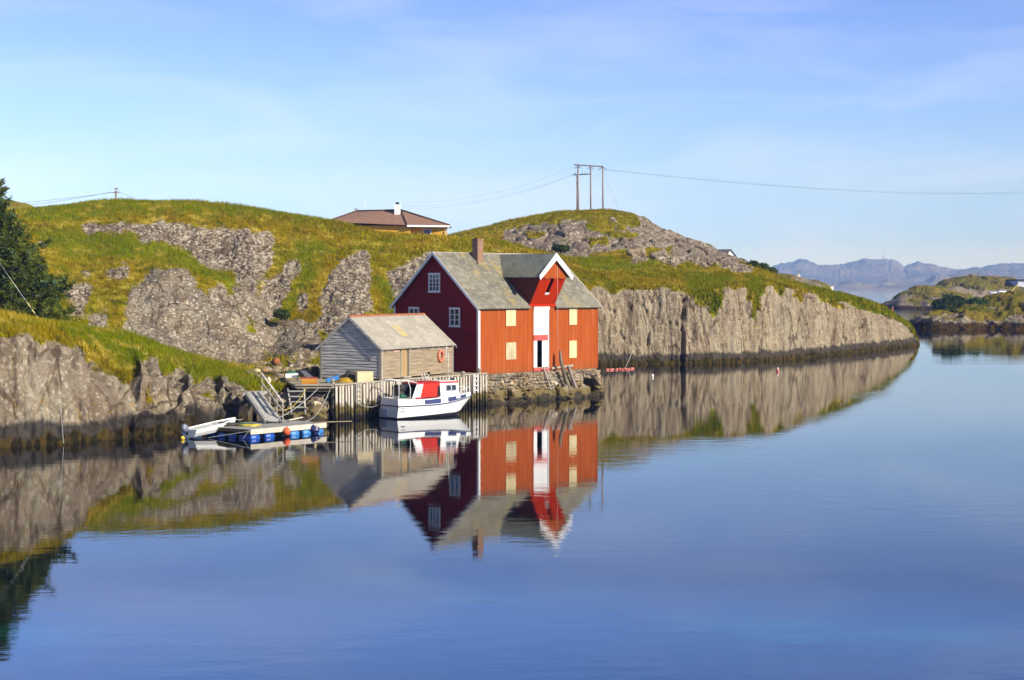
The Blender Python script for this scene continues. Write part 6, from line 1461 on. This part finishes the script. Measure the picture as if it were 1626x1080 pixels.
# ------------------------------------------------------------------ small utility pole at the left crest
up_ = thing('utility_pole', 'short wooden utility pole on the skyline of the left hill', 'utility pole', tuple(px_z(184.5, 16.0, 188)))
zt_ = at(184.5, 302.5, 188).z - 16.0
MB().tube([(0, 0, -1.5), (0, 0, zt_)], [0.14, 0.12], 8).build('pole_shaft', M['pole'], up_)
MB().bar((-0.45, 0, zt_ - 0.25), (0.45, 0, zt_ - 0.25), 0.07, 0.09).build('crossarm', M['pole'], up_)
for xx in (-0.4, 0.4): MB().lathe([(0.03, 0), (0.05, 0.05), (0.03, 0.12), (0, 0.14)], 8, Matrix.Translation((xx, 0, zt_ - 0.2))).build('insulator', M['white'], up_)
gull('gull perched on top of the short utility pole', Vector(up_.location) + Vector((0, 0, zt_)), math.pi * 0.95, 'gulls')
ptop = Vector(up_.location) + Vector((0, 0, zt_ - 0.15))
rope('lower thin power line leaving the short utility pole to the left', ptop + Vector((-0.4, 0, 0)), at(-60, 335, 170), 0.3, 0.022, 'wire', 'power_line', 'wire', 16)
rope('upper thin power line leaving the short utility pole to the left', ptop + Vector((0.4, 0, 0.03)), at(-60, 329, 170), 0.2, 0.022, 'wire', 'power_line', 'wire', 16)
rope('power line dropping right from the short utility pole behind the crest', ptop + Vector((0.4, 0, 0)), at(260, 328, 215), 0.2, 0.022, 'wire', 'power_line', 'wire', 12)

# ------------------------------------------------------------------ three-legged pylon on the knoll
PD = 277.0
py_ = thing('power_pylon', 'tall three pole wooden power line frame on the rocky knoll', 'power pole', (0, 0, 0))
tops = {}
for xx, yb_, yt_, dd_, rr in ((918.3, 340, 262, 0, 0.17), (938.2, 340, 264.5, 0.5, 0.15), (957.6, 339, 263.5, 0, 0.15)):
    a, c = at(xx, yb_, PD + dd_), at(xx - 0.5, yt_, PD + dd_); MB().tube([a - Vector((0, 0, 1)), c], [rr*1.1, rr*0.85], 8).build('pole_shaft', M['pole'], py_); tops[xx] = c
a, c = at(916, 340, PD + 3), at(916, 277, PD + 3); MB().tube([a - Vector((0, 0, 1)), c], [0.12, 0.10], 8).build('pole_shaft', M['post_wood'], py_)
MB().bar(at(911, 261.7, PD - 0.2), at(958, 264.7, PD - 0.2), 0.16, 0.20).build('crossarm', M['old_timber'], py_)
MB().bar(at(910.5, 277.8, PD + 3.2), at(939, 276.3, PD + 0.7), 0.14, 0.16).build('crossarm', M['old_timber'], py_)
for xx, yy in ((913, 266.5), (922.5, 266.2), (933.5, 267.5), (941.5, 267), (951.5, 268.8), (961.5, 268)):
    p = at(xx, yy, PD - 0.2); ctr = at({913: 918, 922.5: 918, 933.5: 938, 941.5: 938, 951.5: 957, 961.5: 957}[xx], 264.8, PD - 0.2); MB().tube([ctr, p, p - Vector((0, 0, 0.15))], [0.03, 0.05, 0.05], 6).build('insulator', M['glass'], py_)
for xx in (914, 924.5, 929.5): p = at(xx, 277.2, PD + 2.2); MB().tube([p, p + Vector((0, 0, 0.35))], [0.04, 0.055], 6).build('insulator', M['glass'], py_)
p0 = at(961.5, 268, PD - 0.2)
for k, (yy, gx) in enumerate(((300, 961.5), (301.2, 951.5), (302, 941.5))):
    q0_ = at(gx, 268.5, PD - 0.2); q1_ = at(1700, yy, 520)
    rope(('highest', 'middle', 'lowest')[k] + ' of the three wires running right from the pylon', q0_, q1_, 2.6, 0.013, 'wire', 'power_line', 'wire', 40)
for k, (x0_, y0_, x1_, y1_) in enumerate(((911, 266, 640, 321), (913, 275.5, 640, 326), (910.5, 278, 640, 330))):
    rope(('highest', 'middle', 'lowest')[k] + ' of the three faint wires running left from the pylon', at(x0_, y0_, PD + (0, 3, 3)[k]), at(x1_, y1_, 330), 1.8, 0.012, 'wire', 'power_line', 'wire', 30)
rope('stay wire on the right side of the pylon', at(957.5, 272, PD), at(985, 338, PD + 6), 0, 0.012, 'wire', 'stay_wire', 'wire', 2)
# marked stay wire at the left edge
m0, m1 = at(-30, 376, 97.5), at(79, 532, 98.3)
sw_ = thing('stay_wire', 'guy wire with a yellow and white striped guard before the spruce', 'wire', (0, 0, 0))
MB().tube([m0, m1], 0.012, 6).build('cable', M['steel'], sw_)
M['marker_yellow'] = simple('marker_yellow', (0.72, 0.62, 0.22), None, 3, 0.5)
for k in range(5):
    u0 = 0.668 + k*0.068; MB().tube([m0.lerp(m1, u0), m0.lerp(m1, u0 + 0.045)], 0.035, 8).build('guard_sleeve', M['marker_yellow'], sw_)
rope('thin white rope hanging down the left cliff', px_z(95, 2.6, 89.0), px_z(101, 0.1, 88.2), 0, 0.013, 'rope')
# far small house, juniper bushes at the end of the knoll
hs = thing('house', 'white gabled house with dark roof peeping over the right slope', 'house', tuple(px_z(1146, 16.0, 300)), 0.35)
z0_ = at(1146, 405, 300).z - 16.0; zr_ = at(1150, 397, 300).z - 16.0
b = MB(); b.prism([(-1.6, -2.2, z0_-3), (1.6, -2.2, z0_-3), (1.6, -2.2, z0_), (0.6, -2.2, zr_), (-1.6, -2.2, z0_)], (0, 1, 0), 5); b.build('wall', M['white'], hs)
b = MB(); b.add([(0.6, -2.5, zr_+0.1), (0.6, 3, zr_+0.1), (1.9, 3, z0_-0.3), (1.9, -2.5, z0_-0.3)], [(0,1,2,3)]); b.add([(-2.3, -2.5, zr_+0.05), (-2.3, 3, zr_+0.05), (0.6, 3, zr_+0.1), (0.6, -2.5, zr_+0.1)], [(0,1,2,3)]); b.add([(-2.3, -2.5, zr_+0.05), (0.6, -2.5, zr_+0.1), (-0.2, -2.5, z0_-0.2), (-2.3, -2.5, z0_-0.2)], [(0,1,2,3)]); b.build('roof', M['dark_roof'], hs)

# ------------------------------------------------------------------ foliage helpers
def leaf_mesh(name, centers, size, n_each, spread, mat_, parent, seed, elong=2.2, up=0.0, outward=None):
    rs = np.random.RandomState(seed); Cn = np.repeat(np.asarray(centers), n_each, 0); n = len(Cn)
    Cn = Cn + rs.normal(0, 1, (n, 3)) * spread
    d = rs.normal(0, 1, (n, 3)); d[:, 2] += up
    if outward is not None: d = d * 0.8 + np.repeat(np.asarray(outward), n_each, 0)
    d /= np.linalg.norm(d, axis=1, keepdims=True); e = np.cross(d, rs.normal(0, 1, (n, 3))); e /= np.linalg.norm(e, axis=1, keepdims=True)
    s_ = size * (0.6 + 0.8 * rs.rand(n, 1)); a = Cn - e*s_*0.5; b_ = Cn + e*s_*0.5; c = Cn + d*s_*elong
    T = np.stack([a, b_, c], 1).reshape(-1, 3)
    return mesh_np(name, T, np.arange(len(T)).reshape(-1, 3), M[mat_], False, None, parent)
def bush(name, label, cat, p, w_, h_, mat_, seed, n=160, size=0.22, group=None):
    rs = np.random.RandomState(seed); t = thing(name, label, cat, tuple(p), 0, group)
    c = rs.normal(0, 1, (n, 3)); c /= np.linalg.norm(c, axis=1, keepdims=True); c *= (0.55 + 0.45*rs.rand(n, 1)); c *= (1 + 0.35*fbm(c*1.6 + seed, 3, seed))[:, None]
    c = c * np.array([w_/2, w_/2, h_/2]) + np.array([0, 0, h_*0.45]); c[:, 2] = np.maximum(c[:, 2], 0.05)
    leaf_mesh('crown', c, size, 26, size*0.8, mat_, t, seed)
    MB().tube([(0, 0, -0.4), (0.05, 0, h_*0.3), (0.02, 0, h_*0.6)], [0.05 + h_*0.02, 0.05, 0.02], 6).build('stem', M['bark'], t); return t
for i, (xx, yb_, dd_, w_, h_, lab) in enumerate(((1195, 427, 232, 1.6, 1.0, 'small dark juniper on the knoll slope beside the far white house'), (1206, 431, 238, 2.6, 1.1, 'wide dark juniper low on the skyline right of the small one'), (1222, 436, 236, 2.0, 0.9, 'last low juniper at the right foot of the knoll'))):
    bush('juniper', lab, 'shrub', at(xx, yb_, dd_), w_, h_, 'juniper', 40+i, 120, 0.16, 'junipers along the knoll skyline')
bush('shrub', 'dark green shrub at the foot of the rocky knoll', 'shrub', at(891, 397, 231), 2.2, 0.55, 'juniper', 51, 150, 0.16)
bush('shrub', 'dark shrub on the rock ledge left of the grey shed', 'shrub', at(447, 502, 141), 1.2, 0.4, 'juniper', 52, 120, 0.12)

# ------------------------------------------------------------------ spruces at the left edge
def spruce(label, px0, dist, zb, ztop, rbase, seed, whorls, mat_='needle', dens=1.0):
    rs = np.random.RandomState(seed); p = px_z(px0, zb, dist); t = thing('spruce', label, 'tree', tuple(p), 0, 'spruces at the left edge')
    H = ztop - zb; MB().tube([(0, 0, -0.5), (0.05, 0, H*0.5), (0, 0, H)], [0.30, 0.17, 0.03], 9).build('trunk', M['bark'], t)
    cs, outs, br = [], [], MB()
    for k in range(whorls):
        f = (k + rs.rand()*0.5) / whorls; z = 0.25 + f * (H - 0.4); rad = rbase * (1 - f) ** 0.85 * (0.80 + 0.35 * rs.rand()) + 0.22
        nb_ = int(11 - 5*f); a0 = rs.rand()*6.28
        for j in range(nb_):
            a = a0 + 6.283*j/nb_ + rs.normal(0, 0.15); L = rad * (0.72 + 0.5*rs.rand()); dx, dy = math.cos(a), math.sin(a); up_t = 0.10 + 0.25*f
            def bp(u): return np.array([dx*L*u, dy*L*u, z + L*(-0.22*u + (0.22 + up_t)*u*u)])
            br.tube([bp(0), bp(0.5), bp(1.0)], [0.05, 0.03, 0.008], 4, False)
            m_ = max(4, int(L * 5.5 * dens))
            for q in range(m_):
                u = 0.22 + 0.80 * (q + rs.rand()) / m_; w_ = 0.40 * L * (1.05 - u) + 0.08; off = rs.uniform(-1, 1) * w_; c = bp(u) + np.array([-dy*off, dx*off, -abs(off)*0.12 + rs.normal(0, 0.05)])
                cs.append(c); o = np.array([dx - dy*np.sign(off)*0.8, dy + dx*np.sign(off)*0.8, 0.35]); outs.append(o)
    leaf_mesh('crown', cs, 0.10, 24, 0.095, mat_, t, seed, 2.3, 0.0, outs); br.build('branches', M['bark'], t, fix=False); return t
spruce('big dark blue green spruce cut by the left edge of the picture', -28, 106.0, 6.3, 16.9, 5.5, 3, 34)
spruce('smaller spruce leaning out on the right side of the big one', 48, 106.5, 6.2, 11.6, 2.0, 5, 20)
spruce('lower green spruce standing in front of the big one', 22, 103.0, 6.6, 12.0, 2.9, 8, 20)

# ------------------------------------------------------------------ islets: junipers, house, cars, marks
for i, (xx, yb_, dd_, w_, h_, m_, lab) in enumerate(((1495, 493, 347, 3.0, 2.3, 'juniper', 'leftmost dark juniper on the near islet'), (1506, 493, 349, 3.2, 3.6, 'juniper', 'tallest dark juniper on the near islet'), (1521, 493, 350, 3.0, 3.0, 'juniper', 'dark juniper right of the tallest on the near islet'), (1534, 492, 350, 3.0, 2.0, 'juniper', 'low dark juniper beside the light green bush'), (1548, 493, 350, 3.2, 2.6, 'leaf', 'light green bush right of the junipers on the near islet'), (1560, 492, 352, 3.4, 2.2, 'leaf', 'low light green bush farthest right on the near islet'))):
    bush('juniper' if m_ == 'juniper' else 'bush', lab, 'shrub', at(xx, yb_ + 1, dd_), w_, h_, m_, 80+i, 170, 0.30, 'bushes on the near islet')
M['grey_cladding'] = simple('grey_blue_cladding', (0.60, 0.62, 0.72), (0.52, 0.54, 0.64), 0.6, 0.6)
hl_ = thing('warehouse', 'pale blue grey boxy building at the far right edge', 'building', (0, 0, 0))
a, c = at(1616.5, 462, 800), at(1680, 446, 800)
MB().box(a.x, c.x, 800, 818, a.z - 2, c.z).build('wall', M['grey_cladding'], hl_); MB().box(a.x - 0.5, c.x, 799.4, 818.4, c.z, c.z + 0.8).build('roof', M['dark_roof'], hl_)
MB().box(a.x + 1.5, a.x + 18, 799.8, 800, a.z + 0.6, a.z + 1.5).build('loading_dock', M['white'], hl_)
def far_car(label, xx, yy, dd_, mat_, group):
    t = thing('parked_car', label, 'car', tuple(at(xx, yy, dd_)), 0.2, group)
    b = MB(); b.prism([(-2.1, -0.85, 0.35), (2.1, -0.85, 0.35), (2.1, -0.85, 0.95), (1.3, -0.85, 1.05), (0.7, -0.85, 1.5), (-1.2, -0.85, 1.5), (-2.0, -0.85, 1.0)], (0, 1, 0), 1.7); b.build('body', M[mat_], t)
    MB().prism([(-1.75, -0.87, 1.03), (1.1, -0.87, 1.06), (0.6, -0.87, 1.42), (-1.15, -0.87, 1.42)], (0, 1, 0), 1.74).build('windows', M['glass'], t)
    for sx in (-1.3, 1.3):
        for sy in (-0.8, 0.8): MB().lathe([(0, -0.1), (0.34, -0.1), (0.34, 0.1), (0, 0.1)], 14, Matrix.Translation((sx, sy, 0.34)) @ Matrix.Rotation(math.pi/2, 4, 'X')).build('wheel', M['black'], t)
far_car('white parked car on the domed island road', 1592, 465.5, 742, 'white', 'cars on the far island'); far_car('grey parked car left of the white one', 1578, 467, 742, 'grey_cladding', 'cars on the far island')
dg = thing('crane', 'yellow crane arm slanting up beside the pale building', 'crane', tuple(at(1606, 464, 780))); dg.scale = (0.55, 0.55, 0.6)
MB().bar((0, 0, 0.5), (6.0*0.9, 0, 6.0), 0.5, 0.7).build('jib', M['yellow'], dg); MB().box(-1.4, 1.2, -1, 1, -0.5, 1.2).build('base', M['yellow'], dg); MB().bar((5.4, 0, 6.0), (5.6, 0, 1.5), 0.3, 0.4).build('stick', M['yellow'], dg)
ro = thing('road', 'grey road strip', 'road'); C.objects.unlink(ro); bpy.data.objects.remove(ro)
a, c = at(1540, 471, 740), at(1640, 471, 740)
o = MB().box(a.x, c.x + 30, 736, 748, a.z - 1.2, a.z + 0.35).build('island_road', M['concrete']); tag(o, 'grey causeway road across the far island', 'road', kind='structure')
for i, (xx, yy, dd_, h_, lab) in enumerate(((1268, 439, 604, 2.2, 'small white beacon hut on the dark point'), (1321, 453.5, 590, 0.8, 'little pale hut near the end of the dark point'))):
    t = thing('beacon_hut', lab, 'beacon', tuple(at(xx, yy + 3, dd_)), 0, 'huts on the dark point'); MB().box(-0.6, 0.6, -.6, .6, -1, h_*0.55).build('wall', M['white'], t); MB().prism([(-.75, -.75, h_*0.55), (.75, -.75, h_*0.55), (0, -.75, h_*0.85)], (0, 1, 0), 1.5).build('roof', M['cream'], t)
t = thing('sea_mark', 'white cone sea mark standing in the far sound', 'sea mark', tuple(px_z(1431, 0, 1650))); MB().lathe([(2.4, -1), (2.2, 0.8), (1.1, 1.2), (0.8, 4.2), (1.0, 4.4), (0, 5.4)], 14).build('tower', M['white'], t)
t = thing('post', 'thin reddish post in the water strip behind the cliff end', 'post', tuple(px_z(1417, 0, 520))); MB().tube([(0, 0, -1), (0, 0, 2.0)], 0.28, 8).build('pole_shaft', M['red_lintel'], t); MB().blob((0, 0, 2.1), 0.4, 2, 0.05).build('post_top', M['old_timber'], t)
p = at(1403, 412, 8600); q = at(1403, 404.5, 8600)
t = thing('radio_mast', 'thin radio mast on the hazy mountain top', 'mast', tuple(p)); MB().tube([(0, 0, -12), (0, 0, q.z - p.z)], [3.0, 1.6], 6).build('mast_column', M['wire'], t)

# ------------------------------------------------------------------ floats in the water
grp = 'string of faded red floats by the cliff'
proto = None
for i in range(13):
    u = i / 12; xx = 964 + 41*u + rnd.uniform(-1.2, 1.2); yy = 587.6 - 1.0*u + rnd.uniform(-0.7, 0.7); p = on_level(xx, yy, 0)
    if proto is None:
        proto = thing('net_float', 'first faded red float from the left in the string by the warehouse corner', 'float', tuple(p), 0, grp); MB().blob((0, 0, 0.05), 0.14, 2, 0.1, 2, (1.25, 1, 0.85)).build('float_body', M['pink'], proto)
    else:
        c = copy_tree(proto); c.location = p; c.rotation_euler = (0, 0, rnd.uniform(0, 3)); c['label'] = ('second third fourth fifth sixth seventh eighth ninth tenth eleventh twelfth last'.split())[i-1] + ' faded red float from the left in the string by the warehouse corner'
t = thing('net_float', 'lone red and white float under the grey cliff', 'float', tuple(on_level(1235, 590, 0))); MB().blob((0, 0, 0.12), 0.17, 2, 0.03, 2, (1, 1, 1.2)).build('float_body', M['pink'], t); MB().blob((0, 0, 0.32), 0.10, 2, 0.03, 3).build('float_cap', M['white'], t)
t = thing('net_float', 'tiny white float on the calm water right of the warehouse', 'float', tuple(on_level(1036, 598.5, 0))); MB().blob((0, 0, 0.1), 0.13, 2, 0.03, 2, (1, 1, 1.6)).build('float_body', M['white'], t)
rope('thin line from the red floats up to the cliff', on_level(993, 584, 0), px_z(1005, 1.6, 179.0), 0, 0.02, 'rope')

# ------------------------------------------------------------------ haze
m = bpy.data.materials.new('haze'); m.use_nodes = True; ns, ls = m.node_tree.nodes, m.node_tree.links
ns.remove(ns['Principled BSDF']); pv = nd(ns, 'ShaderNodeVolumePrincipled', Density=0.00014, Anisotropy=-0.4); pv.inputs['Color'].default_value = (0.26, 0.44, 1.0, 1); pv.inputs['Absorption Color'].default_value = (1, 1, 1, 1)
ls.new(pv.outputs['Volume'], ns['Material Output'].inputs['Volume'])
hz = MB().box(-6100, 9100, -60, 10400, -16, 260).build('haze', m); tag(hz, 'thin blue air over the water towards the mountains', 'haze', kind='stuff')
hz.display_type = 'WIRE'
